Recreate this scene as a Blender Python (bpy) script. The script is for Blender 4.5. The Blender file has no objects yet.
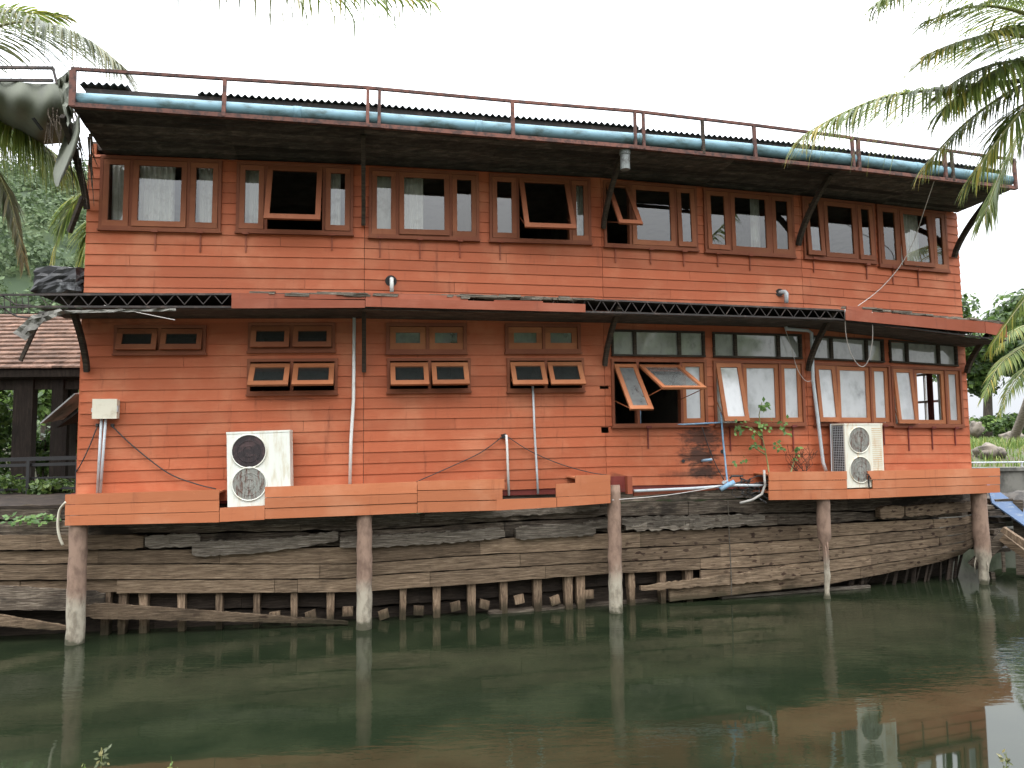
import bpy, math, random
from mathutils import Vector, Matrix
R = math.radians
random.seed(7)
sc = bpy.context.scene
col = sc.collection

# ------------------------------------------------------------------ camera
F, CX, CY = 735.0, 512.0, 384.0          # focal length in pixels of a 1024 x 768 frame
H = 3.04                                 # eye height above the water
pitch, roll = R(4.28), 0.010
_r0 = Vector((1, 0, 0)); FW = Vector((0, math.cos(pitch), math.sin(pitch))); _u0 = Vector((0, -math.sin(pitch), math.cos(pitch)))
UP = _u0 * math.cos(roll) + _r0 * math.sin(roll)
RT = _r0 * math.cos(roll) - _u0 * math.sin(roll)
C = Vector((0, 0, H))
cam = bpy.data.objects.new('camera', bpy.data.cameras.new('camera')); col.objects.link(cam)
cam.data.sensor_width = 36; cam.data.lens = F / 1024 * 36
cam.data.clip_start = 0.05; cam.data.clip_end = 6000
cam.matrix_world = Matrix(((RT.x, UP.x, -FW.x, C.x), (RT.y, UP.y, -FW.y, C.y), (RT.z, UP.z, -FW.z, C.z), (0, 0, 0, 1)))
sc.camera = cam

# ------------------------------------------------------------------ light: bright overcast
SUN_EL, SUN_AZ = 66.0, 195.0
w = bpy.data.worlds.new('World'); sc.world = w; w.use_nodes = True
nt = w.node_tree; nt.nodes.clear()
wo = nt.nodes.new('ShaderNodeOutputWorld'); bg = nt.nodes.new('ShaderNodeBackground')
sky = nt.nodes.new('ShaderNodeTexSky'); sky.sky_type = 'NISHITA'; sky.sun_disc = False
sky.sun_elevation = R(SUN_EL); sky.sun_rotation = R(SUN_AZ); sky.air_density = 2.0; sky.dust_density = 6.0; sky.ozone_density = 1.0
mixc = nt.nodes.new('ShaderNodeMix'); mixc.data_type = 'RGBA'
tc = nt.nodes.new('ShaderNodeTexCoord'); cn = nt.nodes.new('ShaderNodeTexNoise'); cn.inputs['Scale'].default_value = 2.2; cn.inputs['Detail'].default_value = 5
crp = nt.nodes.new('ShaderNodeValToRGB'); crp.color_ramp.elements[0].position = .3; crp.color_ramp.elements[1].position = .7
crp.color_ramp.elements[0].color = (.86, .91, .98, 1); crp.color_ramp.elements[1].color = (1.06, 1.07, 1.08, 1)    # cloud deck
sxyz = nt.nodes.new('ShaderNodeSeparateXYZ'); nt.links.new(tc.outputs['Generated'], sxyz.inputs[0])
zr_ = nt.nodes.new('ShaderNodeMapRange'); zr_.inputs['To Min'].default_value = 10.5; zr_.inputs['To Max'].default_value = 62.0; zr_.interpolation_type = 'SMOOTHSTEP'; nt.links.new(sxyz.outputs['Z'], zr_.inputs['Value'])   # overcast: three times brighter overhead
vsc = nt.nodes.new('ShaderNodeVectorMath'); vsc.operation = 'SCALE'; nt.links.new(crp.outputs[0], vsc.inputs[0]); nt.links.new(zr_.outputs[0], vsc.inputs['Scale'])
nt.links.new(tc.outputs['Generated'], cn.inputs['Vector']); nt.links.new(cn.outputs['Fac'], crp.inputs['Fac'])
mixc.inputs['Factor'].default_value = 0.88
nt.links.new(sky.outputs[0], mixc.inputs['A']); nt.links.new(vsc.outputs[0], mixc.inputs['B'])
nt.links.new(mixc.outputs['Result'], bg.inputs['Color']); bg.inputs['Strength'].default_value = 0.11
nt.links.new(bg.outputs[0], wo.inputs[0])
sl = bpy.data.lights.new('sun', 'SUN'); so = bpy.data.objects.new('sun', sl); col.objects.link(so)
sl.energy = 1.5; sl.angle = R(48); sl.color = (1, .97, .92)
so.rotation_euler = (R(90 - SUN_EL), 0, R(180 - SUN_AZ))
vs = sc.view_settings; vs.view_transform = 'Standard'; vs.look = 'None'; vs.gamma = 1; vs.use_curve_mapping = False
vs.exposure = -0.08
sc.cycles.max_bounces = 8; sc.cycles.transparent_max_bounces = 16; sc.cycles.diffuse_bounces = 4; sc.cycles.glossy_bounces = 4
sc.cycles.use_denoising = True; sc.cycles.sample_clamp_indirect = 6

# ------------------------------------------------------------------ measuring: a pixel of the photograph to a point on a known plane
def ray(u, v): return RT * ((u - CX) / F) - UP * ((v - CY) / F) + FW
def proj(p):
    d = Vector(p) - C; z = d.dot(FW); return CX + F * d.dot(RT) / z, CY - F * d.dot(UP) / z
def at_y(u, v, y): d = ray(u, v); return C + d * (y / d.y)
def at_z(u, v, z=0.0): d = ray(u, v); return C + d * ((z - H) / d.z)

class Plan:
    """a wall line seen from above: s runs along it, off is the distance in front of it"""
    def __init__(self, pts):
        self.p = [Vector((a, b)) for a, b in pts]; self.n = len(pts)
        self.d = [(self.p[i + 1] - self.p[i]) for i in range(self.n - 1)]
        self.L = [d.length for d in self.d]; self.d = [d.normalized() for d in self.d]
        self.nr = [Vector((d.y, -d.x)) for d in self.d]
        self.S = [0.0]
        for l in self.L: self.S.append(self.S[-1] + l)
        self.m = []
        for i in range(self.n):
            a = self.nr[max(i - 1, 0)]; b = self.nr[min(i, self.n - 2)]
            h = (a + b).normalized(); self.m.append(h / h.dot(a))
    def o(self, i, off): return self.p[i] + self.m[i] * off
    def pos(self, s, z, off=0.0):
        i = 0
        while i < self.n - 2 and s > self.S[i + 1]: i += 1
        t = (s - self.S[i]) / self.L[i]
        a, b = self.o(i, off), self.o(i + 1, off); q = a + (b - a) * t
        return Vector((q.x, q.y, z))
    def normal(self, s):
        i = 0
        while i < self.n - 2 and s > self.S[i + 1]: i += 1
        return Vector((self.nr[i].x, self.nr[i].y, 0)), Vector((self.d[i].x, self.d[i].y, 0))
    def sz(self, u, v, off=0.0):
        d = ray(u, v); best = None
        for i in range(self.n - 1):
            a, b = self.o(i, off), self.o(i + 1, off); e = b - a; nn = Vector((e.y, -e.x))
            den = nn.x * d.x + nn.y * d.y
            if abs(den) < 1e-9: continue
            k = (nn.x * (a.x - C.x) + nn.y * (a.y - C.y)) / den
            if k <= 0: continue
            q = C + d * k; t = ((q.x - a.x) * e.x + (q.y - a.y) * e.y) / e.length_squared
            lo = -1e9 if i == 0 else -1e-6; hi = 1e9 if i == self.n - 2 else 1 + 1e-6
            if lo <= t <= hi: return self.S[i] + t * self.L[i], q.z
            pen = max(-t, t - 1)
            if best is None or pen < best[0]: best = (pen, self.S[i] + t * self.L[i], q.z)
        return best[1], best[2]
    def zv(self, s, v, off=0.0):
        q = self.pos(s, 0, off) - C; a = UP.dot(q); b = FW.dot(q); k = (CY - v) / F
        return (k * b - a) / (UP.z - k * FW.z)
    def breaks(self, s0, s1): return [s0] + [x for x in self.S[1:-1] if s0 + 1e-4 < x < s1 - 1e-4] + [s1]

# ------------------------------------------------------------------ mesh builder
class MB:
    def __init__(self): self.v = []; self.f = []; self.r = []
    def face(self, idx, r=.5): self.f.append(idx); self.r.append(r)
    def hexa(self, p, r=None, caps=True):            # p: 8 points, bottom ring 0-3, top ring 4-7
        r = random.random() if r is None else r; b = len(self.v); self.v += [tuple(q) for q in p]
        for q in ((3, 2, 1, 0), (4, 5, 6, 7), (0, 1, 5, 4), (1, 2, 6, 5), (2, 3, 7, 6), (3, 0, 4, 7)):
            self.face([b + k for k in q], r)
    def box(self, c, ax, ay, az, r=None):            # centre and three half axes
        c, ax, ay, az = Vector(c), Vector(ax), Vector(ay), Vector(az)
        self.hexa([c - ax - ay - az, c + ax - ay - az, c + ax + ay - az, c - ax + ay - az, c - ax - ay + az, c + ax - ay + az, c + ax + ay + az, c - ax + ay + az], r)
    def abox(self, x0, x1, y0, y1, z0, z1, r=None):
        self.box(((x0 + x1) / 2, (y0 + y1) / 2, (z0 + z1) / 2), ((x1 - x0) / 2, 0, 0), (0, (y1 - y0) / 2, 0), (0, 0, (z1 - z0) / 2), r)
    def bar(self, a, b, wd, ht, r=None, up=(0, 0, 1)):
        a, b = Vector(a), Vector(b); d = (b - a); u = Vector(up)
        s = d.cross(u)
        if s.length < 1e-6: s = d.cross(Vector((1, 0, 0)))
        s.normalize(); t = s.cross(d).normalized()
        self.box((a + b) / 2, d / 2, s * wd / 2, t * ht / 2, r)
    def tube(self, pts, rad, n=8, r=None, cap=True):
        r = random.random() if r is None else r
        pts = [Vector(p) for p in pts]; rr = rad if isinstance(rad, (list, tuple)) else [rad] * len(pts)
        b0 = len(self.v); ref = None
        for i, p in enumerate(pts):
            d = (pts[min(i + 1, len(pts) - 1)] - pts[max(i - 1, 0)]).normalized()
            if ref is None:
                ref = Vector((0, 0, 1)) if abs(d.z) < .9 else Vector((0, 1, 0))
            x = (ref - d * ref.dot(d)).normalized(); y = d.cross(x); ref = x
            for k in range(n):
                a = 2 * math.pi * k / n; self.v.append(tuple(p + (x * math.cos(a) + y * math.sin(a)) * rr[i]))
        for i in range(len(pts) - 1):
            for k in range(n):
                a = b0 + i * n + k; c = b0 + i * n + (k + 1) % n; self.face([a, c, c + n, a + n], r)
        if cap:
            self.face([b0 + k for k in range(n)][::-1], r); self.face([b0 + (len(pts) - 1) * n + k for k in range(n)], r)
    def disc(self, c, ax, ay, rad, n=28, depth=None, r=.5):
        c, ax, ay = Vector(c), Vector(ax), Vector(ay); nz = ax.cross(ay); b = len(self.v)
        for k in range(n): a = 2 * math.pi * k / n; self.v.append(tuple(c + (ax * math.cos(a) + ay * math.sin(a)) * rad))
        self.face(list(range(b, b + n)), r)
        if depth:
            b2 = len(self.v)
            for k in range(n): a = 2 * math.pi * k / n; self.v.append(tuple(c - nz * depth + (ax * math.cos(a) + ay * math.sin(a)) * rad))
            for k in range(n): self.face([b + (k + 1) % n, b + k, b2 + k, b2 + (k + 1) % n], r)
    def grid(self, fn, nu, nv, r=.5):
        b = len(self.v)
        for j in range(nv + 1):
            for i in range(nu + 1): self.v.append(tuple(fn(i / nu, j / nv)))
        for j in range(nv):
            for i in range(nu):
                a = b + j * (nu + 1) + i; self.face([a, a + 1, a + nu + 2, a + nu + 1], r)
    def slab(self, fn, nu, nv, thick, r=.5):         # a sheet with real thickness; fn(u, v, t) with t in metres
        self.grid(lambda a, b_: fn(a, b_, 0), nu, nv, r); self.grid(lambda a, b_: fn(1 - a, b_, -thick), nu, nv, r)
        for e in (0, 1):
            self.grid(lambda a, b_: fn(a if e == 0 else 1 - a, e, -thick + b_ * thick), nu, 1, r)
            self.grid(lambda a, b_: fn(e, a if e else 1 - a, -thick + b_ * thick), nv, 1, r)
    def build(self, name, mat, parent=None, smooth=False, loc=None):
        me = bpy.data.meshes.new(name)
        org = Vector(parent['_o']) if parent is not None else (Vector(loc) if loc is not None else Vector((0, 0, 0)))
        me.from_pydata([(x - org.x, y - org.y, z - org.z) for x, y, z in self.v], [], self.f)
        at = me.attributes.new('rnd', 'FLOAT', 'FACE'); at.data.foreach_set('value', self.r)
        if smooth: me.polygons.foreach_set('use_smooth', [True] * len(me.polygons))
        me.materials.append(mat); me.update()
        o = bpy.data.objects.new(name, me); col.objects.link(o)
        if parent is not None: o.parent = parent; o['_o'] = list(parent['_o'])
        else: o.location = org; o['_o'] = list(org)
        return o

def tag(o, label=None, cat=None, group=None, kind=None):
    if label: o['label'] = label
    if cat: o['category'] = cat
    if group: o['group'] = group
    if kind: o['kind'] = kind
    return o
def thing(name, loc, label, cat, group=None):
    o = bpy.data.objects.new(name, None); col.objects.link(o); o.location = loc; o['_o'] = list(loc); o.empty_display_size = .2
    return tag(o, label, cat, group)

# ------------------------------------------------------------------ materials
def material(name):
    m = bpy.data.materials.new(name); m.use_nodes = True; n = m.node_tree; p = n.nodes['Principled BSDF']; return m, n, p
def ramp(n, stops):
    r = n.nodes.new('ShaderNodeValToRGB'); e = r.color_ramp.elements
    while len(e) < len(stops): e.new(.5)
    for k, (pos, c) in enumerate(stops): e[k].position = pos; e[k].color = (*c, 1) if len(c) == 3 else c
    return r
def noise(n, scale, detail=4, rough=.6, stretch=(1, 1, 1), coord='Object', dist=0.0):
    t = n.nodes.new('ShaderNodeTexCoord'); mp = n.nodes.new('ShaderNodeMapping'); mp.inputs['Scale'].default_value = stretch
    x = n.nodes.new('ShaderNodeTexNoise'); x.inputs['Scale'].default_value = scale; x.inputs['Detail'].default_value = detail
    x.inputs['Roughness'].default_value = rough; x.inputs['Distortion'].default_value = dist
    n.links.new(t.outputs[coord], mp.inputs[0]); n.links.new(mp.outputs[0], x.inputs['Vector']); return x.outputs['Fac'], mp
def mixcol(n, a, b, fac, mode='MIX'):
    x = n.nodes.new('ShaderNodeMix'); x.data_type = 'RGBA'; x.blend_type = mode
    for s, k in ((a, 'A'), (b, 'B')):
        if isinstance(s, tuple): x.inputs[k].default_value = (*s, 1)
        else: n.links.new(s, x.inputs[k])
    if isinstance(fac, (int, float)): x.inputs['Factor'].default_value = fac
    else: n.links.new(fac, x.inputs['Factor'])
    return x.outputs['Result']
def rndv(n, mat_lo, mat_hi):
    a = n.nodes.new('ShaderNodeAttribute'); a.attribute_name = 'rnd'
    m = n.nodes.new('ShaderNodeMapRange'); m.inputs['To Min'].default_value = mat_lo; m.inputs['To Max'].default_value = mat_hi
    n.links.new(a.outputs['Fac'], m.inputs['Value']); return m.outputs['Result']
def scalecol(n, c, f):
    x = n.nodes.new('ShaderNodeVectorMath'); x.operation = 'SCALE'; n.links.new(c, x.inputs[0])
    if isinstance(f, (int, float)): x.inputs['Scale'].default_value = f
    else: n.links.new(f, x.inputs['Scale'])
    return x.outputs[0]
def bump(n, p, h, strength=.3, dist=.02):
    b = n.nodes.new('ShaderNodeBump'); b.inputs['Strength'].default_value = strength; b.inputs['Distance'].default_value = dist
    n.links.new(h, b.inputs['Height']); n.links.new(b.outputs[0], p.inputs['Normal'])

def painted(name, c, dark, light, var=.14, stain=.35, rough=.55, soot_dark=()):
    """painted boards: tone per board, fine grain along the board, faded patches and drip stains"""
    m, n, p = material(name)
    g, _ = noise(n, 3.0, 5, .65, (1, 1, 14)); d, _ = noise(n, 1.3, 6, .6); s, _ = noise(n, 2.2, 6, .7, (3.5, 3.5, .35))
    base = mixcol(n, c, light, ramp_f(n, d, .42, .72))
    base = mixcol(n, base, dark, ramp_f(n, s, .56, .78, stain))
    base = mixcol(n, base, dark, ramp_f(n, g, .5, .95, .4))
    sp, _ = noise(n, 26, 3, .6, (1, 1, 2.2)); base = mixcol(n, base, tuple(min(1, x * 1.6 + .05) for x in light), ramp_f(n, sp, .70, .76, .35))
    for (cx_, cy_, cz_), rx_, rz_, amt in soot_dark:                     # sooty and other dark patches at given places on the wall
        t = n.nodes.new('ShaderNodeTexCoord'); mp = n.nodes.new('ShaderNodeMapping'); mp.vector_type = 'TEXTURE'
        mp.inputs['Location'].default_value = (cx_, cy_, cz_); mp.inputs['Scale'].default_value = (rx_, 3, rz_)
        ln = n.nodes.new('ShaderNodeVectorMath'); ln.operation = 'LENGTH'; n.links.new(t.outputs['Object'], mp.inputs[0]); n.links.new(mp.outputs[0], ln.inputs[0])
        q, _ = noise(n, 7, 5, .65, (1, 1, 2.5)); ad = n.nodes.new('ShaderNodeMath'); ad.operation = 'MULTIPLY_ADD'; ad.inputs[1].default_value = 1.5; n.links.new(q, ad.inputs[0]); n.links.new(ln.outputs['Value'], ad.inputs[2])
        base = mixcol(n, base, (.025, .018, .015), ramp_f(n, ad.outputs[0], 1.75, 1.0, amt))
    out = scalecol(n, base, rndv(n, 1 - var, 1 + var)); n.links.new(out, p.inputs['Base Color'])
    p.inputs['Roughness'].default_value = rough; p.inputs['Specular IOR Level'].default_value = .16
    bump(n, p, g, .25, .01); return m
def ramp_f(n, src, lo, hi, top=1.0):
    m = n.nodes.new('ShaderNodeMapRange'); m.interpolation_type = 'SMOOTHSTEP'
    m.inputs['From Min'].default_value = lo; m.inputs['From Max'].default_value = hi; m.inputs['To Max'].default_value = top
    n.links.new(src, m.inputs['Value']); return m.outputs['Result']
def weathered(name, dark, mid, light, var=.25, stretch=(1.2, 1.2, 16), spots=0.0, black=None, rough=.85, b=.6, wet=False):
    m, n, p = material(name)
    g, _ = noise(n, 3.4, 8, .72, stretch, dist=.6); d, _ = noise(n, 1.1, 5, .6)
    r = ramp(n, [(.28, dark), (.5, mid), (.74, light)]); n.links.new(g, r.inputs['Fac'])
    o = mixcol(n, r.outputs[0], dark, ramp_f(n, d, .52, .75, .6))
    if spots:
        t = n.nodes.new('ShaderNodeTexCoord'); mp = n.nodes.new('ShaderNodeMapping'); mp.inputs['Scale'].default_value = (1, 1, 2.0)
        vo = n.nodes.new('ShaderNodeTexVoronoi'); vo.inputs['Scale'].default_value = 4.5; n.links.new(t.outputs['Object'], mp.inputs[0]); n.links.new(mp.outputs[0], vo.inputs['Vector'])
        nz, _ = noise(n, 9, 4, .6, (1, 1, 3)); ad = n.nodes.new('ShaderNodeMath'); ad.operation = 'ADD'; n.links.new(vo.outputs['Distance'], ad.inputs[0]); n.links.new(nz, ad.inputs[1])
        f = ramp_f(n, ad.outputs[0], .78, .66, spots)
        mk, _ = noise(n, .55, 3, .6); sxx = n.nodes.new('ShaderNodeSeparateXYZ'); n.links.new(t.outputs['Object'], sxx.inputs[0])
        mad = n.nodes.new('ShaderNodeMath'); mad.operation = 'MULTIPLY_ADD'; mad.inputs[1].default_value = .035; n.links.new(sxx.outputs['X'], mad.inputs[0]); n.links.new(mk, mad.inputs[2])
        fm = n.nodes.new('ShaderNodeMath'); fm.operation = 'MULTIPLY'; n.links.new(f, fm.inputs[0]); n.links.new(ramp_f(n, mad.outputs[0], .5, .72), fm.inputs[1]); f = fm.outputs[0]
        o = mixcol(n, o, (.035, .018, .012), f)
    if black:
        k, _ = noise(n, .9, 6, .65, (1, 1, 2.2)); o = mixcol(n, o, black, ramp_f(n, k, .5, .62, .85))
    if wet:                                                   # damp, algae-dark foot along the water line
        t = n.nodes.new('ShaderNodeTexCoord'); sx = n.nodes.new('ShaderNodeSeparateXYZ'); n.links.new(t.outputs['Object'], sx.inputs[0]); q, _ = noise(n, 2.5, 5, .6)
        ad2 = n.nodes.new('ShaderNodeMath'); ad2.operation = 'MULTIPLY_ADD'; ad2.inputs[1].default_value = -.35; n.links.new(q, ad2.inputs[0]); n.links.new(sx.outputs['Z'], ad2.inputs[2])
        o = mixcol(n, o, (.028, .024, .013), ramp_f(n, ad2.outputs[0], .10, -.12, .85))
    out = scalecol(n, o, rndv(n, 1 - var, 1 + var)); n.links.new(out, p.inputs['Base Color'])
    p.inputs['Roughness'].default_value = rough; p.inputs['Specular IOR Level'].default_value = .2
    bump(n, p, g, b, .02); return m
def plain(name, c, rough=.5, metal=0.0, c2=None, scale=6, lo=.45, hi=.65, stretch=(1, 1, 1), var=.0, b=0.0):
    m, n, p = material(name)
    if c2:
        g, _ = noise(n, scale, 6, .65, stretch); o = mixcol(n, c, c2, ramp_f(n, g, lo, hi))
        if var: o = scalecol(n, o, rndv(n, 1 - var, 1 + var))
        n.links.new(o, p.inputs['Base Color'])
        if b: bump(n, p, g, b, .02)
    else: p.inputs['Base Color'].default_value = (*c, 1)
    p.inputs['Roughness'].default_value = rough; p.inputs['Metallic'].default_value = metal; return m
def thin_glass(name, tint=(.78, .80, .79), rough=.01, dirt=.0, dirtc=(.5, .52, .5), ior=1.5, scale=5):
    m, n, p = material(name); out = n.nodes['Material Output']
    tr = n.nodes.new('ShaderNodeBsdfTransparent'); tr.inputs[0].default_value = (*tint, 1)
    gl = n.nodes.new('ShaderNodeBsdfGlossy'); gl.inputs['Roughness'].default_value = rough
    fr = n.nodes.new('ShaderNodeFresnel'); fr.inputs['IOR'].default_value = ior
    mul = n.nodes.new('ShaderNodeMath'); mul.operation = 'MULTIPLY_ADD'; mul.inputs[1].default_value = 2.3; mul.inputs[2].default_value = .03; mul.use_clamp = True
    n.links.new(fr.outputs[0], mul.inputs[0])
    under = tr.outputs[0]
    if dirt:
        df = n.nodes.new('ShaderNodeBsdfDiffuse'); tl = n.nodes.new('ShaderNodeBsdfTranslucent'); am = n.nodes.new('ShaderNodeMixShader')
        k, _ = noise(n, scale, 6, .6, (1, 1, .7)); cc = mixcol(n, dirtc, tuple(x * .55 for x in dirtc), ramp_f(n, k, .4, .75))
        n.links.new(cc, df.inputs[0]); n.links.new(cc, tl.inputs[0]); am.inputs[0].default_value = .25
        n.links.new(df.outputs[0], am.inputs[1]); n.links.new(tl.outputs[0], am.inputs[2])
        mx = n.nodes.new('ShaderNodeMixShader'); n.links.new(tr.outputs[0], mx.inputs[1]); n.links.new(am.outputs[0], mx.inputs[2])
        n.links.new(ramp_f(n, k, .1, .5, dirt), mx.inputs[0]); under = mx.outputs[0]
    m2 = n.nodes.new('ShaderNodeMixShader'); n.links.new(mul.outputs[0], m2.inputs[0]); n.links.new(under, m2.inputs[1]); n.links.new(gl.outputs[0], m2.inputs[2])
    n.links.new(m2.outputs[0], out.inputs[0]); return m
def leafmat(name, c, c2, tip=None, trans=.35, rough=.45):
    m, n, p = material(name); out = n.nodes['Material Output']
    a = n.nodes.new('ShaderNodeAttribute'); a.attribute_name = 'rnd'
    stops = [(0, c), (.6, c2)] + ([(.93, tip)] if tip else [])
    r = ramp(n, stops); n.links.new(a.outputs['Fac'], r.inputs[0]); n.links.new(r.outputs[0], p.inputs['Base Color'])
    p.inputs['Roughness'].default_value = rough; tl = n.nodes.new('ShaderNodeBsdfTranslucent'); mx = n.nodes.new('ShaderNodeMixShader')
    n.links.new(scalecol(n, r.outputs[0], 1.3), tl.inputs[0]); mx.inputs[0].default_value = trans
    n.links.new(p.outputs[0], mx.inputs[1]); n.links.new(tl.outputs[0], mx.inputs[2]); n.links.new(mx.outputs[0], out.inputs[0]); return m

M = {}
SOOT_DARK = []
for su_, sv_, rx_, rz_, am_ in ((704, 437, .60, .30, .85), (700, 456, .55, .28, .9), (706, 472, .5, .20, .9), (690, 474, .8, .10, .5), (612, 476, .25, .10, .5), (120, 318, 1.6, .14, .35), (285, 398, .7, .05, .4)):  # sooty boards below the wide window; the last pair just dark patches
    q_ = at_y(su_, sv_, 13.8 if su_ > 600 else 12.0); SOOT_DARK.append(((q_.x - .5, q_.y - 13.6, q_.z), rx_, rz_, am_))
M['wall'] = painted('orange_paint', (.38, .103, .047), (.16, .044, .024), (.44, .155, .08), .13, .75, soot_dark=SOOT_DARK)
M['skirt'] = painted('skirt_paint', (.41, .140, .064), (.19, .06, .034), (.46, .19, .10), .12, .7)
M['fascia'] = painted('fascia_paint', (.235, .066, .036), (.085, .03, .022), (.28, .095, .058), .16, .85)
M['frame'] = painted('frame_stain', (.20, .064, .034), (.10, .032, .02), (.25, .09, .046), .12, .3)
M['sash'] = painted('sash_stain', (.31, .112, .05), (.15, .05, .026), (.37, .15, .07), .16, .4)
M['darkred'] = painted('dark_red_beam', (.16, .035, .028), (.05, .015, .013), (.22, .06, .05), .2, .6)
M['soffit'] = weathered('soffit_boards', (.024, .021, .019), (.06, .052, .046), (.15, .13, .11), .5, (1.2, 3, 6))
M['brace'] = weathered('brace_timber', (.016, .013, .011), (.045, .035, .027), (.12, .09, .06), .2)
M['rust'] = plain('rusted_steel', (.13, .05, .035), .8, 0, (.045, .022, .018), 9, .42, .62, (1, 1, 1), .25, .2)
M['darksteel'] = plain('dark_rusted_steel', (.028, .022, .02), .75, .0, (.085, .06, .05), 8, .5, .7, (1, 1, 1), .2)
M['bluepvc'] = plain('blue_gutter_pipe', (.17, .31, .38), .6, 0, (.06, .10, .095), 2.6, .42, .72, (1, 1, 2.5), .06)
M['bluepipe'] = plain('blue_water_pipe', (.16, .30, .45), .5, 0, (.30, .40, .48), 9)
M['greypipe'] = plain('grey_pipe', (.42, .45, .47), .45, 0, (.25, .27, .28), 7, .5, .75)
M['capgrey'] = plain('weathered_outlet', (.17, .185, .18), .6, 0, (.07, .07, .065), 9, .45, .65)
M['whitepipe'] = plain('white_pipe', (.66, .66, .63), .45, 0, (.45, .42, .37), 5, .55, .8)
M['cream'] = plain('cream_plastic', (.62, .58, .47), .5, 0, (.40, .35, .25), 6, .5, .8)
M['black'] = plain('black_rubber', (.015, .015, .016), .55)
M['whitemetal'] = plain('white_case', (.66, .67, .61), .5, 0, (.48, .40, .26), 3.6, .46, .80, (2.5, 2.5, .5))
M['whitemetal2'] = plain('stained_white_case', (.64, .62, .53), .5, 0, (.50, .30, .13), 4.2, .48, .74, (3, 3, .5))
M['fan_dark'] = plain('dark_fan', (.030, .022, .024), .7, 0, (.075, .045, .045), 9)
M['fan_grey'] = plain('fan_grille', (.27, .272, .245), .6, 0, (.10, .042, .03), 6, .50, .64, (4, 4, .8))
M['grille'] = plain('grille_wire', (.30, .30, .27), .6, 0, (.14, .06, .04), 8, .45, .62, (3, 3, .8))
M['corr'] = plain('corrugated_roof', (.05, .05, .048), .75, 0, (.12, .11, .10), 4, .45, .7)
M['glass'] = thin_glass('window_glass')
M['frost'] = thin_glass('frosted_glass', (.35, .36, .36), .06, .45, (.42, .44, .43))
M['dirtyglass'] = thin_glass('dusty_transom_glass', (.35, .36, .35), .05, .85, (.50, .51, .48), scale=3)
M['film'] = thin_glass('pale_filmed_glass', (.6, .62, .62), .03, .8, (.80, .82, .84), scale=1.6)
M['darkglass'] = thin_glass('dark_hopper_glass', (.2, .22, .22), .08, .35, (.10, .115, .11), scale=14)
M['curtain'] = plain('curtain_cloth', (.80, .79, .73), .9, 0, (.55, .53, .46), 3)
M['inside'] = plain('dim_interior', (.17, .15, .13), .9, 0, (.09, .075, .065), 2)
M['hull'] = weathered('hull_planks', (.026, .019, .013), (.155, .108, .070), (.36, .27, .185), .32, (.9, .9, 17), .9, None, .85, 1.0, True)
M['hulldark'] = weathered('hull_planks_dark', (.014, .011, .009), (.092, .071, .053), (.38, .32, .25), .4, (.7, .7, 17), .5, (.022, .018, .014), .85, 1.0)
M['hullpale'] = weathered('split_grey_plank', (.018, .014, .010), (.15, .125, .098), (.52, .46, .38), .3, (.9, .9, 26), .6, None, .85, 1.5)
M['rib'] = weathered('hull_ribs', (.03, .022, .016), (.17, .115, .075), (.38, .28, .19), .35, (9, 9, 1.2), .8, None, .85, .6, True)
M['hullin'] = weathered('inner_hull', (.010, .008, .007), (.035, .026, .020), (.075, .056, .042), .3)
M['post'] = None
M['leaf'] = leafmat('palm_leaflets', (.07, .11, .024), (.165, .215, .05), (.42, .33, .065), .5)
M['leafgrey'] = leafmat('dry_palm_leaflets', (.06, .075, .035), (.15, .165, .085), (.30, .26, .12))
M['rachis'] = plain('palm_midrib', (.20, .20, .07), .5, 0, (.13, .12, .05), 5)
M['trunk'] = plain('palm_bark', (.20, .17, .14), .9, 0, (.09, .075, .06), 7, .4, .65, (1, 1, 5), 0, .5)
M['bark'] = plain('tree_bark', (.07, .055, .042), .9, 0, (.035, .028, .022), 8, .4, .6, (2, 2, .6), 0, .5)
M['treeleaf'] = leafmat('broad_leaves', (.022, .045, .012), (.065, .12, .028), (.12, .19, .04))
M['shrub'] = leafmat('shrub_leaves', (.03, .06, .015), (.085, .15, .035), (.16, .24, .06))
M['vine'] = leafmat('vine_leaves', (.05, .11, .022), (.10, .20, .04), (.17, .28, .06))
M['grass'] = leafmat('grass_blades', (.06, .11, .02), (.14, .21, .04), (.25, .26, .08), .3, .6)
M['forest'] = leafmat('forest_leaves', (.055, .085, .042), (.095, .135, .062), (.12, .17, .075), .25, .8)  # leaf colours paled to stand in for haze over the hill
M['soil'] = plain('soil', (.10, .085, .06), .95, 0, (.06, .085, .03), 2.5, .42, .6, (1, 1, 1), 0, .4)
M['hill'] = plain('hill_undergrowth', (.03, .05, .022), .95, 0, (.06, .085, .03), .15, .42, .6)
M['concrete'] = plain('stained_concrete', (.17, .165, .145), .9, 0, (.06, .058, .05), 2.2, .42, .7, (1, 1, .6), 0, .3)
M['rock'] = plain('granite_rock', (.20, .17, .14), .9, 0, (.07, .06, .05), 3, .4, .65, (1, 1, 1), 0, .6)
M['rockdark'] = plain('wet_dark_rock', (.085, .075, .065), .85, 0, (.03, .027, .024), 3, .4, .65, (1, 1, 1), 0, .6)
M['shuttergrey'] = plain('grey_shutter', (.30, .31, .31), .7, 0, (.16, .16, .155), 4)
M['tile'] = weathered('clay_roof_tiles', (.06, .040, .03), (.15, .088, .062), (.26, .15, .11), .28, (2, 2, 2))
M['darkwood'] = weathered('dark_pavilion_timber', (.007, .005, .004), (.017, .012, .009), (.035, .026, .02), .25, (7, 7, 1))
M['lining'] = plain('grey_lining', (.17, .165, .145), .85, 0, (.07, .065, .058), 2.4, .42, .68, (1, 1, 1), 0, .3)
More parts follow.
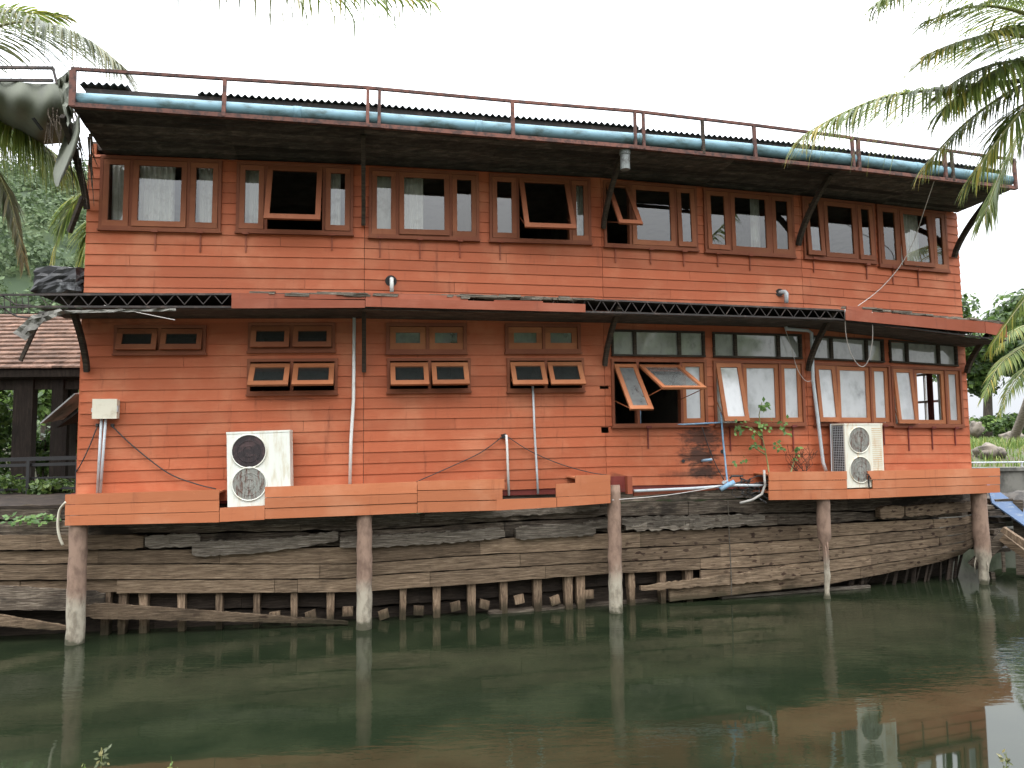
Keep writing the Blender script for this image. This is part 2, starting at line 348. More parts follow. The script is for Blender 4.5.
M['sashdark'] = painted('shaded_sash_stain', (.235, .08, .040), (.11, .038, .022), (.29, .11, .055), .16, .45)  # sash colour darkened for the shade under eaves and awning
M['louvre'] = plain('rust_stained_louvre', (.56, .46, .30), .5, 0, (.50, .27, .10), 3, .4, .62, (1, 1, 1.5))
M['hose'] = plain('grey_hose', (.36, .34, .31), .7, 0, (.22, .2, .18), 9)
M['canvas'] = plain('grey_canvas', (.155, .165, .13), .85, 0, (.13, .135, .115), 2.4, .42, .68, (1, 1, 1), 0, .3)
M['tarp'] = plain('black_tarp', (.014, .014, .016), .45, 0, (.14, .145, .15), 2.2, .58, .66, (1, 1, 1), 0, .6)
M['blueboard'] = plain('faded_blue_board', (.085, .135, .235), .75, 0, (.20, .235, .28), 5, .5, .75, (1, 1, 4))
M['wire'] = plain('cable_sheath', (.03, .027, .026), .6)
M['whitewire'] = plain('pale_rope', (.52, .48, .45), .7)

def post_mat():
    m, n, p = material('post_concrete'); t = n.nodes.new('ShaderNodeTexCoord'); s = n.nodes.new('ShaderNodeSeparateXYZ'); n.links.new(t.outputs['Object'], s.inputs[0])
    k, _ = noise(n, 3.2, 6, .65); k2, _ = noise(n, 9, 6, .65, (1, 1, .5))
    ad = n.nodes.new('ShaderNodeMath'); ad.operation = 'MULTIPLY_ADD'; ad.inputs[1].default_value = .55; n.links.new(k, ad.inputs[0]); n.links.new(s.outputs['Z'], ad.inputs[2])
    up = mixcol(n, (.25, .165, .12), (.15, .095, .068), ramp_f(n, k2, .4, .68))
    lo = mixcol(n, (.36, .32, .25), (.19, .16, .12), ramp_f(n, k2, .42, .68))
    c = mixcol(n, lo, up, ramp_f(n, ad.outputs[0], .75, 1.15))
    c = mixcol(n, (.07, .065, .04), c, ramp_f(n, ad.outputs[0], .30, .42))       # wet algae band at the water line
    n.links.new(c, p.inputs['Base Color']); p.inputs['Roughness'].default_value = .9; bump(n, p, k2, .4, .02); return m
M['post'] = post_mat()
def water_mat():
    m, n, p = material('pond_water')
    p.inputs['Base Color'].default_value = (.013, .022, .013, 1); p.inputs['Roughness'].default_value = .03; p.inputs['IOR'].default_value = 1.333
    a, _ = noise(n, 4.2, 3, .6, (.6, 1.8, 1)); b_, _ = noise(n, .22, 2, .5); 
    mu = n.nodes.new('ShaderNodeMath'); mu.operation = 'MULTIPLY'; n.links.new(a, mu.inputs[0]); n.links.new(ramp_f(n, b_, .36, .66), mu.inputs[1])
    bump(n, p, mu.outputs[0], .15, .05)
    k, _ = noise(n, .9, 5, .6); cc = mixcol(n, (.0105, .0158, .008), (.018, .0235, .012), ramp_f(n, k, .4, .65)); n.links.new(cc, p.inputs['Base Color']); return m
M['water'] = water_mat()

# ------------------------------------------------------------------ the wall line of the house (four slightly turned panels, like the boat below)
def _isect(p, ang, u):
    d = ray(u, 440); t = Vector((math.cos(ang), math.sin(ang)))
    den = d.x * t.y - d.y * t.x; k = (p.x * t.y - p.y * t.x) / den
    return Vector((d.x * k, d.y * k))
_a = at_y(250, 440, 12.2); _A = Vector((_a.x, _a.y)); ANG = [R(9.35), R(12.5), R(13.2), R(17.6)]
p0 = _isect(_A, ANG[0], 78.5); p1 = _isect(_A, ANG[0], 363.5); p2 = _isect(p1, ANG[1], 606); p3 = _isect(p2, ANG[2], 809); p4 = _isect(p3, ANG[3], 970)
W = Plan([p0, p1, p2, p3, p4]); S0, S1 = 0.0, W.S[-1]
INW = Vector((-math.sin(R(13)), math.cos(R(13)), 0))          # into the house

def fhex(mb, pl, s0, s1, zb, zt, d0, d1, r=None):
    """a board on the wall line: zb, zt = heights (or (left, right)), d0..d1 = distance in front of the wall; split where the wall turns"""
    zb = zb if isinstance(zb, tuple) else (zb, zb); zt = zt if isinstance(zt, tuple) else (zt, zt)
    r = random.random() if r is None else r
    bs = pl.breaks(s0, s1)
    for a, b in zip(bs, bs[1:]):
        f0 = (a - s0) / (s1 - s0); f1 = (b - s0) / (s1 - s0); L = lambda q, f: q[0] + (q[1] - q[0]) * f
        P = lambda s, z, d: pl.pos(s + (1e-6 if s == a else -1e-6), z, d)
        mb.hexa([P(a, L(zb, f0), d1), P(b, L(zb, f1), d1), P(b, L(zb, f1), d0), P(a, L(zb, f0), d0),
                 P(a, L(zt, f0), d1), P(b, L(zt, f1), d1), P(b, L(zt, f1), d0), P(a, L(zt, f0), d0)], r)
class Lin:
    """piecewise linear height along the wall"""
    def __init__(self, pts): self.x = [p[0] for p in pts]; self.y = [p[1] for p in pts]
    def __call__(self, s):
        x, y = self.x, self.y; i = 0
        while i < len(x) - 2 and s > x[i + 1]: i += 1
        return y[i] + (y[i + 1] - y[i]) * (s - x[i]) / (x[i + 1] - x[i])
def lin_px(uv, off, pl=W):
    return Lin([pl.sz(u, v, off) for u, v in uv])
def sU(u, v, off=0.0): return W.sz(u, v, off)[0]

house = thing('boat_house', (0.5, 13.6, 0), 'two storey orange boarded house on round posts with a rusty railing along its roof', 'house')

# reference lines of the boarding: (row line near the sills, row line lower down, number of boards between)
upA = lin_px([(82.5, 243.1), (361, 248.1), (600, 256.9), (802, 268), (962, 282.5)], 0)
upB = lin_px([(82.5, 243.1 + 32.85), (361, 279.3), (600, 286.9), (802, 294.4), (966, 306.6)], 0)   # three boards down
loA = lin_px([(79, 391.2), (361, 387), (607, 385.8), (812, 387), (971, 390.5)], 0)
loB = lin_px([(78, 483.9), (361, 474.8), (607, 466.7), (812, 464), (973, 462.5)], 0)                # eight boards down
soff = lin_px([(85, 153.5), (361, 164.5), (600, 177.5), (802, 195.5), (950, 212)], 0)               # where the soffit meets the wall

# ---- windows: (uL, uR, vTL, vTR, vBL, vBR), sashes ...
class Win:
    def __init__(self, uL, uR, vTL, vTR, vBL, vBR):
        self.s0, self.z0b = W.sz(uL, vBL); self.s1, self.z1b = W.sz(uR, vBR)
        self.z0t = W.zv(self.s0, vTL); self.z1t = W.zv(self.s1, vTR)
        self.vm = (vTL + vTR + vBL + vBR) / 4
        self.h = (self.z0t - self.z0b + self.z1t - self.z1b) / 2
    def zt(self, s): return self.z0t + (self.z1t - self.z0t) * (s - self.s0) / (self.s1 - self.s0)
    def zb(self, s): return self.z0b + (self.z1b - self.z0b) * (s - self.s0) / (self.s1 - self.s0)
    def s(self, u, v=None): return W.sz(u, self.vm if v is None else v)[0]
UP_WIN = [Win(99, 221, 156, 161, 229.5, 232), Win(236, 353, 162, 166.5, 232.5, 234.5), Win(368.7, 479, 168, 173.5, 236.5, 241),
          Win(489.5, 591, 174, 179, 240.5, 244.5), Win(604, 697.5, 180.5, 187, 245.5, 251.5), Win(704.5, 794.5, 188, 195.5, 252, 257.5),
          Win(803.5, 875.5, 196.5, 204, 256.5, 265), Win(878.5, 948, 204.5, 212.5, 266, 272.5)]
LO_WIN = {'L1': Win(114, 206, 325.5, 325.5, 353.5, 354), 'L2u': Win(248, 335, 323, 323, 351.5, 351.3), 'L2l': Win(247, 337.5, 359, 358.5, 394.5, 393.5),
          'L3u': Win(386, 466.6, 323, 323.5, 353.3, 353), 'L3l': Win(387, 470.5, 358.3, 358, 392.3, 391.3),
          'L4u': Win(505, 580.5, 323.5, 324, 352.7, 352.5), 'L4l': Win(507, 584, 358, 358, 391.5, 391),
          'R1t': Win(611.5, 704.6, 329.5, 331.5, 356, 357.5), 'R1': Win(612, 707.5, 359, 360, 426, 426),
          'R2t': Win(713, 801.5, 332, 334.5, 357.7, 359), 'R2': Win(714.5, 805, 360.5, 361.5, 425.6, 425),
          'R3t': Win(812, 883.5, 335.5, 339.5, 360, 362.5), 'R3': Win(814, 891.7, 362.5, 365, 425, 424.5),
          'R4t': Win(889.5, 957, 340, 345, 363.3, 366), 'R4': Win(892.5, 963, 366, 368.5, 426, 427)}

# ---- boarded walls with openings
def boarding(name, zA, zB, nrows, zlo, zhi, wins, seg, mat):
    """lapped boards; row k spans zA - k*pitch; boards are cut round the windows"""
    mb = MB(); a, b = W.S[seg] + (0.004 if seg else 0), W.S[seg + 1] - (0.004 if seg < 3 else 0)
    pit = lambda s: (zA(s) - zB(s)) / nrows
    ws = [w_ for w_ in wins if w_.s1 > a and w_.s0 < b]
    cuts = sorted({a, b} | {min(max(q, a), b) for w_ in ws for q in (w_.s0 + .02, w_.s1 - .02)})
    jit = random.Random(seg * 17 + len(name))
    for k in range(-30, 30):
        top = lambda s: zA(s) - k * pit(s); bot = lambda s: zA(s) - (k + 1) * pit(s)
        sm = (a + b) / 2
        if bot(sm) > zhi(sm) or top(sm) < zlo(sm): continue
        rr = jit.random(); joint = a + (b - a) * jit.uniform(.15, .85) if jit.random() < .5 else None
        segs = []
        cc = sorted(cuts + ([joint] if joint else []))
        for s0, s1 in zip(cc, cc[1:]):
            if s1 - s0 < .003: continue
            s_ = (s0 + s1) / 2; spans = [(0.0, 1.0)]
            for w_ in ws:
                if w_.s0 + .02 <= s_ <= w_.s1 - .02:
                    T, B = top(s_), bot(s_); h1 = (w_.zt(s_) - .02 - B) / (T - B); h0 = (w_.zb(s_) + .02 - B) / (T - B); ns = []
                    for lo, hi in spans:
                        if h0 >= hi or h1 <= lo: ns.append((lo, hi)); continue
                        if h0 > lo: ns.append((lo, h0))
                        if h1 < hi: ns.append((h1, hi))
                    spans = ns
            r2 = rr if (joint is None or s_ < joint) else (rr * .37 + .5) % 1
            for lo, hi in spans:
                if segs and abs(segs[-1][1] - s0) < 1e-6 and segs[-1][2] == (lo, hi) and segs[-1][3] == r2: segs[-1] = (segs[-1][0], s1, (lo, hi), r2)
                else: segs.append((s0, s1, (lo, hi), r2))
        for s0, s1, (lo, hi), r2 in segs:
            if joint and abs(s0 - joint) < 1e-6: s0 += .0025
            if joint and abs(s1 - joint) < 1e-6: s1 -= .0025
            zz = lambda s, q: min(max(bot(s) + (top(s) - bot(s)) * q, zlo(s)), zhi(s))
            D = lambda q: 0.0 - .017 * q                  # lapped: the lower edge stands out, the top tucks behind the board above
            hi_ = hi + (.12 if hi > .999 else 0)
            lo2 = lo + (.022 if lo < .001 else 0)
            pts = []
            for q in (lo2, hi_):
                f = D(q)
                pts += [W.pos(s0, zz(s0, q), f), W.pos(s1, zz(s1, q), f), W.pos(s1, zz(s1, q), f - .02), W.pos(s0, zz(s0, q), f - .02)]
            if pts[4].z - pts[0].z < .004 and pts[5].z - pts[1].z < .004: continue
            mb.hexa(pts, r2)
    return mb.build(name, mat, house)
upper_lo = lambda s: upB(s) - 1.5 * (upA(s) - upB(s)) / 3
lower_hi = lambda s: upper_lo(s) - .03
lower_lo = lambda s: loB(s) - .35
holes = [Win(599, 610, 385, 385, 390, 390), Win(600.5, 610, 426, 426, 434, 434)]
for k in range(4):
    boarding('upper_wall', upA, upB, 3, upper_lo, soff, UP_WIN, k, M['wall'])
    boarding('lower_wall', loA, loB, 8, lower_lo, lower_hi, list(LO_WIN.values()) + holes, k, M['wall'])
# black backing behind the boards where they are missing is the dim interior itself; corner trims
mb = MB()
for s_ in (S0 - .02, S1 - .03):
    fhex(mb, W, s_, s_ + .05, (lower_lo(S0 if s_ < 1 else S1),) * 2, (lower_hi(S0 if s_ < 1 else S1),) * 2, -.06, -.012)
mb.build('corner_trim', M['wall'], house)

# ---- inside: floors, ceiling, back and end walls, partitions
DEP = 4.6
def ipos(s, z, dep): q = W.pos(s, z, -.05); return q + INW * dep
mb = MB()
def islab(zf, th, d0=0.0, d1=DEP):
    bs = W.S
    for a, b in zip(bs, bs[1:]):
        P = lambda s, z, d: ipos(s, z, d)
        mb.hexa([P(a, zf(a) - th, d0), P(b, zf(b) - th, d0), P(b, zf(b) - th, d1), P(a, zf(a) - th, d1), P(a, zf(a), d0), P(b, zf(b), d0), P(b, zf(b), d1), P(a, zf(a), d1)], .5)
islab(lambda s: lower_lo(s) + .30, .12); mb.build('floor_deck', M['inside'], house)
mb = MB(); islab(lambda s: upper_lo(s) + .05, .16); mb.build('floor_deck', M['inside'], house)
mb = MB(); islab(lambda s: soff(s) + .25, .14, .06); mb.build('ceiling', M['inside'], house)
mb = MB()
def iwall_s(s, z0, z1, d0=.02, d1=DEP, t=.08):
    a = ipos(s, z0, d0); b = ipos(s, z0, d1); e = W.normal(s)[1] * t / 2; up = Vector((0, 0, z1 - z0))
    mb.hexa([a - e, a + e, b + e, b - e, a - e + up, a + e + up, b + e + up, b - e + up], .5)
for s_, lo, hi in ((S0 + .06, 0, 0), (S1 - .06, 0, 0)):
    mb = MB()
    if s_ < 1: iwall_s(s_, lower_lo(s_), soff(s_) + .2)
    else:                                                    # the right end wall has a window row in the lower storey
        zf = lower_lo(s_) + .33
        iwall_s(s_, lower_lo(s_), zf + .80); iwall_s(s_, zf + 2.02, soff(s_) + .2)
        for d0, d1 in ((.02, .22), (1.55, 1.75), (3.1, DEP)): iwall_s(s_, zf + .80, zf + 2.02, d0, d1)
    mb.build('end_wall', M['wall'], house)
    if s_ > 1:
        mb = MB()
        for z in (.84, 1.36, 1.98): mb.bar(ipos(s_, zf + z, .22), ipos(s_, zf + z, 3.1), .05, .05)
        for d in (.25, .62, 1.05, 1.5, 1.8, 2.4, 3.05): mb.bar(ipos(s_, zf + .80, d), ipos(s_, zf + 2.02, d), .04, .04)
        mb.build('end_window_bars', M['whitepipe'], house); mb = MB()
        for d0, d1 in ((.30, .42), (.72, .90), (1.2, 1.3)):
            a, b = ipos(s_ - .10, zf + .7, d0), ipos(s_ - .10, zf + .7, d1); mb.slab(lambda x, y, t: a + (b - a) * x + Vector((.015 * math.sin(x * 20), t, 1.3 * y)), 14, 2, .004)
        mb.build('dark_curtain', M['darkred'], house)
mb = MB()
for u in (230, 362, 486, 598, 800): s_ = sU(u, 240); iwall_s(s_, upper_lo(s_) + .06, soff(s_) + .1)
for u in (230, 362, 490, 598, 708, 812): s_ = sU(u, 400); iwall_s(s_, lower_lo(s_) + .31, upper_lo(s_) - .12)
mb.build('partition', M['inside'], house)
mb = MB()
def back_piece(sa, sb, z0, z1):
    a = ipos(sa, z0, DEP); b = ipos(sb, z0, DEP); t = INW * .08; up = Vector((0, 0, z1 - z0))
    mb.hexa([a, b, b + t, a + t, a + up, b + up, b + t + up, a + t + up], .5)
sB = sU(812, 400)
for a, b in zip(W.S, W.S[1:]): back_piece(a, b, min(upper_lo(a), upper_lo(b)) - .1, soff(a) + .2)
for a, b in zip(W.S[:3], W.S[1:4]): back_piece(a, b, lower_lo(a), min(upper_lo(a), upper_lo(b)) - .1)
zb0 = lower_lo(S1) + .3
back_piece(W.S[3], S1, zb0 - .3, zb0 + .75); back_piece(W.S[3], S1, zb0 + 2.0, upper_lo(S1))
ww = W.L[3] / 5
for k in range(6): back_piece(W.S[3] + k * ww - (0 if k == 0 else .12), W.S[3] + k * ww + (.12 if k < 5 else 0), zb0 + .75, zb0 + 2.0)
mb.build('back_wall', M['inside'], house)
mb = MB()
for k in range(5):
    a = W.S[3] + k * ww + .12; b = a + ww - .24; e = INW * -.01
    for zz in (.75, 1.34, 1.95): mb.bar(ipos(a, zb0 + zz + .025, DEP) , ipos(b, zb0 + zz + .025, DEP), .05, .05)
    for f in (0, .5, 1): mb.bar(ipos(a + (b - a) * f, zb0 + .75, DEP - .06), ipos(a + (b - a) * f, zb0 + 2.0, DEP - .06), .05, .05)
mb.build('back_window_bars', M['whitepipe'], house)

# ---- window builder
def wbox(mb, w_, sa, sb, h0, h1, t0, t1, r=None):          # h measured down from the top line
    fhex(mb, W, sa, sb, (w_.zt(sa) - h1, w_.zt(sb) - h1), (w_.zt(sa) - h0, w_.zt(sb) - h0), t0, t1, r)
def tilted(w_, ang, h_h, t_h):
    """point map of a sash hung at depth h_h / distance t_h and swung out by ang"""
    sn, cs = math.sin(ang), math.cos(ang)
    return lambda s, h, t: W.pos(s, w_.zt(s) - h_h - (h - h_h) * cs + t * sn, t_h + (h - h_h) * sn + t * cs)
def sash_box(mb, P, sa, sb, h0, h1, t0, t1, r=None):
    mb.hexa([P(sa, h1, t1), P(sb, h1, t1), P(sb, h1, t0), P(sa, h1, t0), P(sa, h0, t1), P(sb, h0, t1), P(sb, h0, t0), P(sa, h0, t0)], r)
def window(w_, bounds, opens, glass='glass', stile=.085, frame=.05, sill=True, fmat='frame', smat='sash', curtains=(), fixed=False, mull=.05, hang=None, label=None, railb=None):
    """bounds: pixel columns of the sash limits; opens: swing-out angle of each sash in degrees (None = sash missing)"""
    H_ = w_.h; mb = MB(); s0, s1 = w_.s0, w_.s1
    out = .042
    wbox(mb, w_, s0, s1, 0, frame, -.10, out, .5); wbox(mb, w_, s0, s1, H_ - frame, H_, -.10, out + .012, .5)
    wbox(mb, w_, s0, s0 + frame, frame, H_ - frame, -.10, out - .002, .4); wbox(mb, w_, s1 - frame, s1, frame, H_ - frame, -.10, out - .002, .6)
    ss = [w_.s(u) for u in bounds]; ss[0] = s0 + frame; ss[-1] = s1 - frame
    for q in ss[1:-1]: wbox(mb, w_, q - mull / 2, q + mull / 2, frame, H_ - frame, -.09, out - .008, .5)
    if sill:
        wbox(mb, w_, s0 - .015, s1 + .015, H_ + .001, H_ + .028, -.02, .062, .2)
    fr = mb.build('window', M[fmat], house)
    if label: fr['label'] = label
    for k, (a, b) in enumerate(zip(ss, ss[1:])):
        a2 = a + (mull / 2 + .004 if k else .004); b2 = b - (mull / 2 + .004 if k < len(ss) - 2 else .004); op = opens[k]
        gmat = glass[k] if isinstance(glass, (list, tuple)) else glass
        if fixed:
            pb = MB(); g = [W.pos(a + .012, w_.zt(a) - H_ + frame, -.02), W.pos(b - .012, w_.zt(b) - H_ + frame, -.02), W.pos(b - .012, w_.zt(b) - frame, -.02), W.pos(a + .012, w_.zt(a) - frame, -.02)]
            pb.v = [tuple(x) for x in g]; pb.face([0, 1, 2, 3]); pb.build('pane', M[gmat], fr); continue
        if op is None: continue
        hs = frame + .006; drop = (hang or {}).get(k, 0.0)
        P = tilted(w_, R(op), hs + drop, .012 if op else -.012); h0, h1 = hs + drop, H_ - frame - .006 + drop
        if op: h0, h1 = hs + drop, H_ - frame + .0 + drop
        t0, t1 = -.02, .022; sb_ = MB(); st = min(stile, (b2 - a2) * .3); rb = railb or st * 1.1
        sash_box(sb_, P, a2, b2, h0, h0 + st, t0, t1); sash_box(sb_, P, a2, b2, h1 - rb, h1, t0, t1)
        sash_box(sb_, P, a2, a2 + st, h0 + st, h1 - rb, t0, t1 - .002); sash_box(sb_, P, b2 - st, b2, h0 + st, h1 - rb, t0, t1 - .002)
        if op and op > 3:                                        # stay arms
            for q in (a2 + .02, b2 - .02): sb_.bar(P(q, h1 - rb * .6, t0), W.pos(q, w_.zt(q) - H_ * .62, -.03), .012, .012)
        so_ = sb_.build('sash', M[smat], fr)
        if gmat:
            pb = MB(); pb.v = [tuple(P(x, y, -.004)) for x, y in ((a2 + st, h1 - rb), (b2 - st, h1 - rb), (b2 - st, h0 + st), (a2 + st, h0 + st))]
            pb.face([0, 1, 2, 3]); pb.build('pane', M[gmat], fr)
    for (ua, ub, amp) in curtains:
        ca, cb = w_.s(ua), w_.s(ub); cm = MB(); ph = random.random() * 6; wl = .085
        n = max(12, int((cb - ca) / .014))
        def cf(x, y, t): 
            s = ca + (cb - ca) * x; q = math.sin(s / wl * 2 * math.pi + ph + .5 * math.sin(s * 9)) * amp * (.55 + .45 * y)
            return W.pos(s, w_.zt(s) - .02 - (H_ + .12) * y, -.20 + q + t)
        cm.slab(cf, n, 5, .004); cm.build('curtain', M['curtain'], fr, smooth=True)
    return fr

# upper storey: eight triple windows
c_ = .028
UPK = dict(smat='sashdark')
window(UP_WIN[0], [99, 131.6, 189, 221], [1, 2, 1.5], **UPK, curtains=[(107, 129, c_), (136, 171, c_), (195, 217, c_)])
window(UP_WIN[1], [236, 266, 324, 353], [1.5, 21, 2], **UPK, curtains=[(240, 262, c_), (327, 340, c_)])
window(UP_WIN[2], [368.7, 397.5, 450.5, 479], [.5, 2.5, 1], **UPK, curtains=[(372, 394, .006), (401, 424, c_)])
window(UP_WIN[3], [489.5, 517.5, 570, 591], [1.5, 23, .5], **UPK, curtains=[(493, 499, c_), (573, 586, c_)])
window(UP_WIN[4], [604, 630, 675, 697.5], [34, 1.5, 2.5], **UPK)
window(UP_WIN[5], [704.5, 729, 770, 794.5], [2, 1, .5], **UPK, curtains=[(757, 766, c_)])
window(UP_WIN[6], [803.5, 822.5, 856, 875.5], [4, 1.5, 2], **UPK)
window(UP_WIN[7], [878.5, 898.5, 931, 948], [1, 3, .5], **UPK, curtains=[(905, 926, .02)])
# lower storey, left: paired hopper windows
hop = dict(stile=.082, frame=.05, sill=True, glass='darkglass')
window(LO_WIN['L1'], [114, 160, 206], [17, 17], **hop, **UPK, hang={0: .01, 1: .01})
window(LO_WIN['L2u'], [248, 291.7, 335], [18, 18], **hop, **UPK, hang={0: .01, 1: .01})
window(LO_WIN['L2l'], [247, 292, 337.5], [40, 40], **hop, hang={0: .04, 1: .04})
window(LO_WIN['L3u'], [386, 427.5, 466.6], [0, 0], stile=.10, frame=.06, glass='frost')
window(LO_WIN['L3l'], [387, 429.5, 470.5], [35, 35], **hop, hang={0: .035, 1: .035})
window(LO_WIN['L4u'], [505, 543.5, 580.5], [0, 0], stile=.10, frame=.06, glass='frost')
window(LO_WIN['L4l'], [507, 545.5, 584], [33, 33], **hop, hang={0: .03, 1: .03})
# lower storey, right: triple casements under fixed lights
for key, b_ in (('R1t', [611.5, 634.5, 679, 704.6]), ('R2t', [713, 735, 778, 801.5]), ('R3t', [812, 831, 866, 883.5]), ('R4t', [889.5, 906.5, 938, 957])):
    window(LO_WIN[key], b_, [0, 0, 0], glass='dirtyglass', frame=.035, mull=.06, sill=False, fmat='brace', fixed=True)
window(LO_WIN['R1'], [612, 637.5, 681, 707.5], [41, 64, 0], glass=['frost', 'frost', 'film'], smat='sash', stile=.075, hang={0: .05, 1: .06})
window(LO_WIN['R2'], [714.5, 742, 780, 805], [13, 0, 0], glass=['film', 'film', 'film'], stile=.08, curtains=[(716, 741, .01), (757, 778, .03), (784, 802, .012)])
window(LO_WIN['R3'], [814, 836, 870.5, 891.7], [5, 0, 0], glass='film', stile=.08, curtains=[(816, 889, .01)])
window(LO_WIN['R4'], [892.5, 913.5, 945.5, 963], [5, 0, 0], glass=['film', None, 'film'], stile=.075, curtains=[(894, 912, .008), (946, 961, .008)])

# stay battens under the sills
for lst, zf, L_ in (([155.5, 200.6, 246, 332, 380, 420, 460, 500, 615, 650, 683, 717, 749, 812.5, 865, 891, 916], None, .30), ([648, 730, 762, 793, 884, 908.5, 932, 955], 1, .44)):
    for u in lst:
        ws = UP_WIN if zf is None else [LO_WIN[k] for k in ('R1', 'R2', 'R3', 'R4')]
        s_ = min(ws, key=lambda q: abs((q.s0 + q.s1) / 2 - sU(u, q.vm)) ); sx = sU(u, 240 if zf is None else 440)
        z = s_.zb(sx) - .03; mb = MB()
        l2 = L_ * random.uniform(.8, 1.1)
        fhex(mb, W, sx - .011, sx + .011, z - l2, z, .0, .018); fhex(mb, W, sx - .05, sx + .05, z - .012, z + .03, .03, .075, .0)
        mb.build('stay_batten', M['fascia'] if zf is None else M['darkred'], house)

# ---- roof: soffit, eave angle, gutter pipe, railing, corrugated sheets
EO = 1.35
sE0 = sU(70, 100, EO); sE1 = sU(1017, 184, EO)
eave = lin_px([(74, 105), (222, 115), (375, 126), (513, 137.5), (640, 147.5), (755, 157), (858, 170), (945, 178.5), (1017, 188)], EO)
mb = MB()
nb = 9
for k in range(nb):
    f0, f1 = k / nb, (k + .96) / nb; bs = W.breaks(sE0, sE1)
    for a, b in zip(bs, bs[1:]):
        cuts = [a, (a + b) / 2, b]
        for x, y in zip(cuts, cuts[1:]):
            r = random.random(); zz = lambda s, f: soff(min(max(s, S0), S1)) + (eave(s) - soff(min(max(s, S0), S1))) * f + .012 + random.uniform(-.006, .006)
            q = [(x, f1), (y, f1), (y, f0), (x, f0)]
            lo = [W.pos(s, zz(s, f) , EO * f - .02) for s, f in q]; mb.hexa(lo + [p + Vector((0, 0, .02)) for p in lo], r)
mb.build('soffit', M['soffit'], house)
mb = MB()
pts = W.breaks(sE0, sE1)
for a, b in zip(pts, pts[1:]):
    mb.hexa([W.pos(a, eave(a) - .03, EO + .02), W.pos(b, eave(b) - .03, EO + .02), W.pos(b, eave(b) - .03, EO - .06), W.pos(a, eave(a) - .03, EO - .06),
             W.pos(a, eave(a) + .035, EO + .02), W.pos(b, eave(b) + .035, EO + .02), W.pos(b, eave(b) + .02, EO - .06), W.pos(a, eave(a) + .02, EO - .06)])
mb.build('eave_angle', M['rust'], house)
gut = lin_px([(75, 98), (222, 106.8), (380, 118), (513, 128.5), (616, 136.5), (737, 146.8), (832, 156.8), (898, 164.5), (1012, 180)], EO - .06)
mb = MB(); n = 40
mb.tube([W.pos(sE0 + .03 + (sE1 - sE0 - .06) * k / n, gut(sE0 + (sE1 - sE0) * k / n), EO - .10) for k in range(n + 1)], .097, 16)
for k in range(1, 6):
    s_ = sE0 + (sE1 - sE0) * (k / 6 + .02); mb.tube([W.pos(s_, gut(s_), EO - .10), W.pos(s_ + .12, gut(s_ + .12), EO - .10)], .104, 16)
mb.build('gutter_pipe', M['bluepvc'], house, smooth=True)
railz = lin_px([(72, 68.5), (224, 78.5), (367, 87.5), (513, 101), (635, 111), (755, 125), (853, 138), (945, 150), (1017, 160)], EO)
mb = MB()
kn = sorted([sE0] + [sU(u, v, EO) for u, v in ((224, 78), (367, 87), (513, 101), (635, 110), (755, 124), (853, 137), (945, 149))] + W.S[1:-1] + [sE1])
for a, b in zip(kn, kn[1:]): mb.bar(W.pos(a, railz(a), EO - .01), W.pos(b, railz(b), EO - .01), .045, .045)
rl = mb.build('roof_railing', M['rust'], house)
for u, v, wd in ((73, 85, .085), (224, 95, .055), (367.5, 106, .05), (379, 107, .05), (513, 120, .06), (635, 128, .045), (643.5, 129, .045), (703, 134, .05), (755, 142, .055), (853, 152, .05), (858.5, 153, .06), (945, 163, .06), (952.5, 164, .05), (1015, 173, .06)):
    mb = MB(); s_ = sU(u, v, EO); tl = random.uniform(-.01, .01)
    mb.bar(W.pos(s_, eave(s_) - .02, EO - .0), W.pos(s_ + tl, railz(s_) - .022, EO - .01), wd, .05, up=W.normal(s_)[0]); mb.build('railing_post', M['rust'] if u not in (703, 952.5) else M['brace'], rl)
rz = lambda s: gut(s) + .285
mb = MB(); per = .105
def corrug(sa, sb, back=5.2, lift=0.0, edge=EO - .22):
    n = int((sb - sa) / per * 6)
    def fn(x, y, t):
        s = sa + (sb - sa) * x; z = rz(s) + lift + .022 * math.sin(2 * math.pi * s / per) + y * .25 + .008 * math.sin(s * 1.7)
        q = W.pos(s, z + t, edge); return q + INW * (back * y)
    mb.slab(fn, n, 3, .006)
sA, sB_, sC = sU(127, 92, EO - .2), sU(196, 96, EO - .2), sU(1005, 170, EO - .2)
corrug(sU(78, 88, EO - .2), sA, lift=.03); corrug(sB_, sU(640, 120, EO - .2)); corrug(sU(640, 120, EO - .2) + .01, sC, lift=-.035); corrug(sA, sB_, back=4.6, lift=-.02, edge=EO - .8)
mb.build('roof_sheet', M['corr'], house)
mb = MB(); bs = W.breaks(sE0 + .1, sE1 - .1)
for a, b in zip(bs, bs[1:]): mb.bar(W.pos(a, rz(a) - .10, EO - .3), W.pos(b, rz(b) - .10, EO - .3), .06, .15)
mb.build('roof_purlin', M['darksteel'], house)
mb = MB(); s_ = sU(625, 158, EO - .12); zt = eave(s_)
mb.tube([W.pos(s_, zt + .03, EO - .12), W.pos(s_, zt - .02, EO - .12)], .075, 14); mb.tube([W.pos(s_, zt - .02, EO - .12), W.pos(s_, zt - .10, EO - .12)], .095, 14)
mb.tube([W.pos(s_, zt - .10, EO - .12), W.pos(s_, zt - .36, EO - .12)], .082, 14); mb.build('gutter_outlet', M['capgrey'], house, smooth=False)

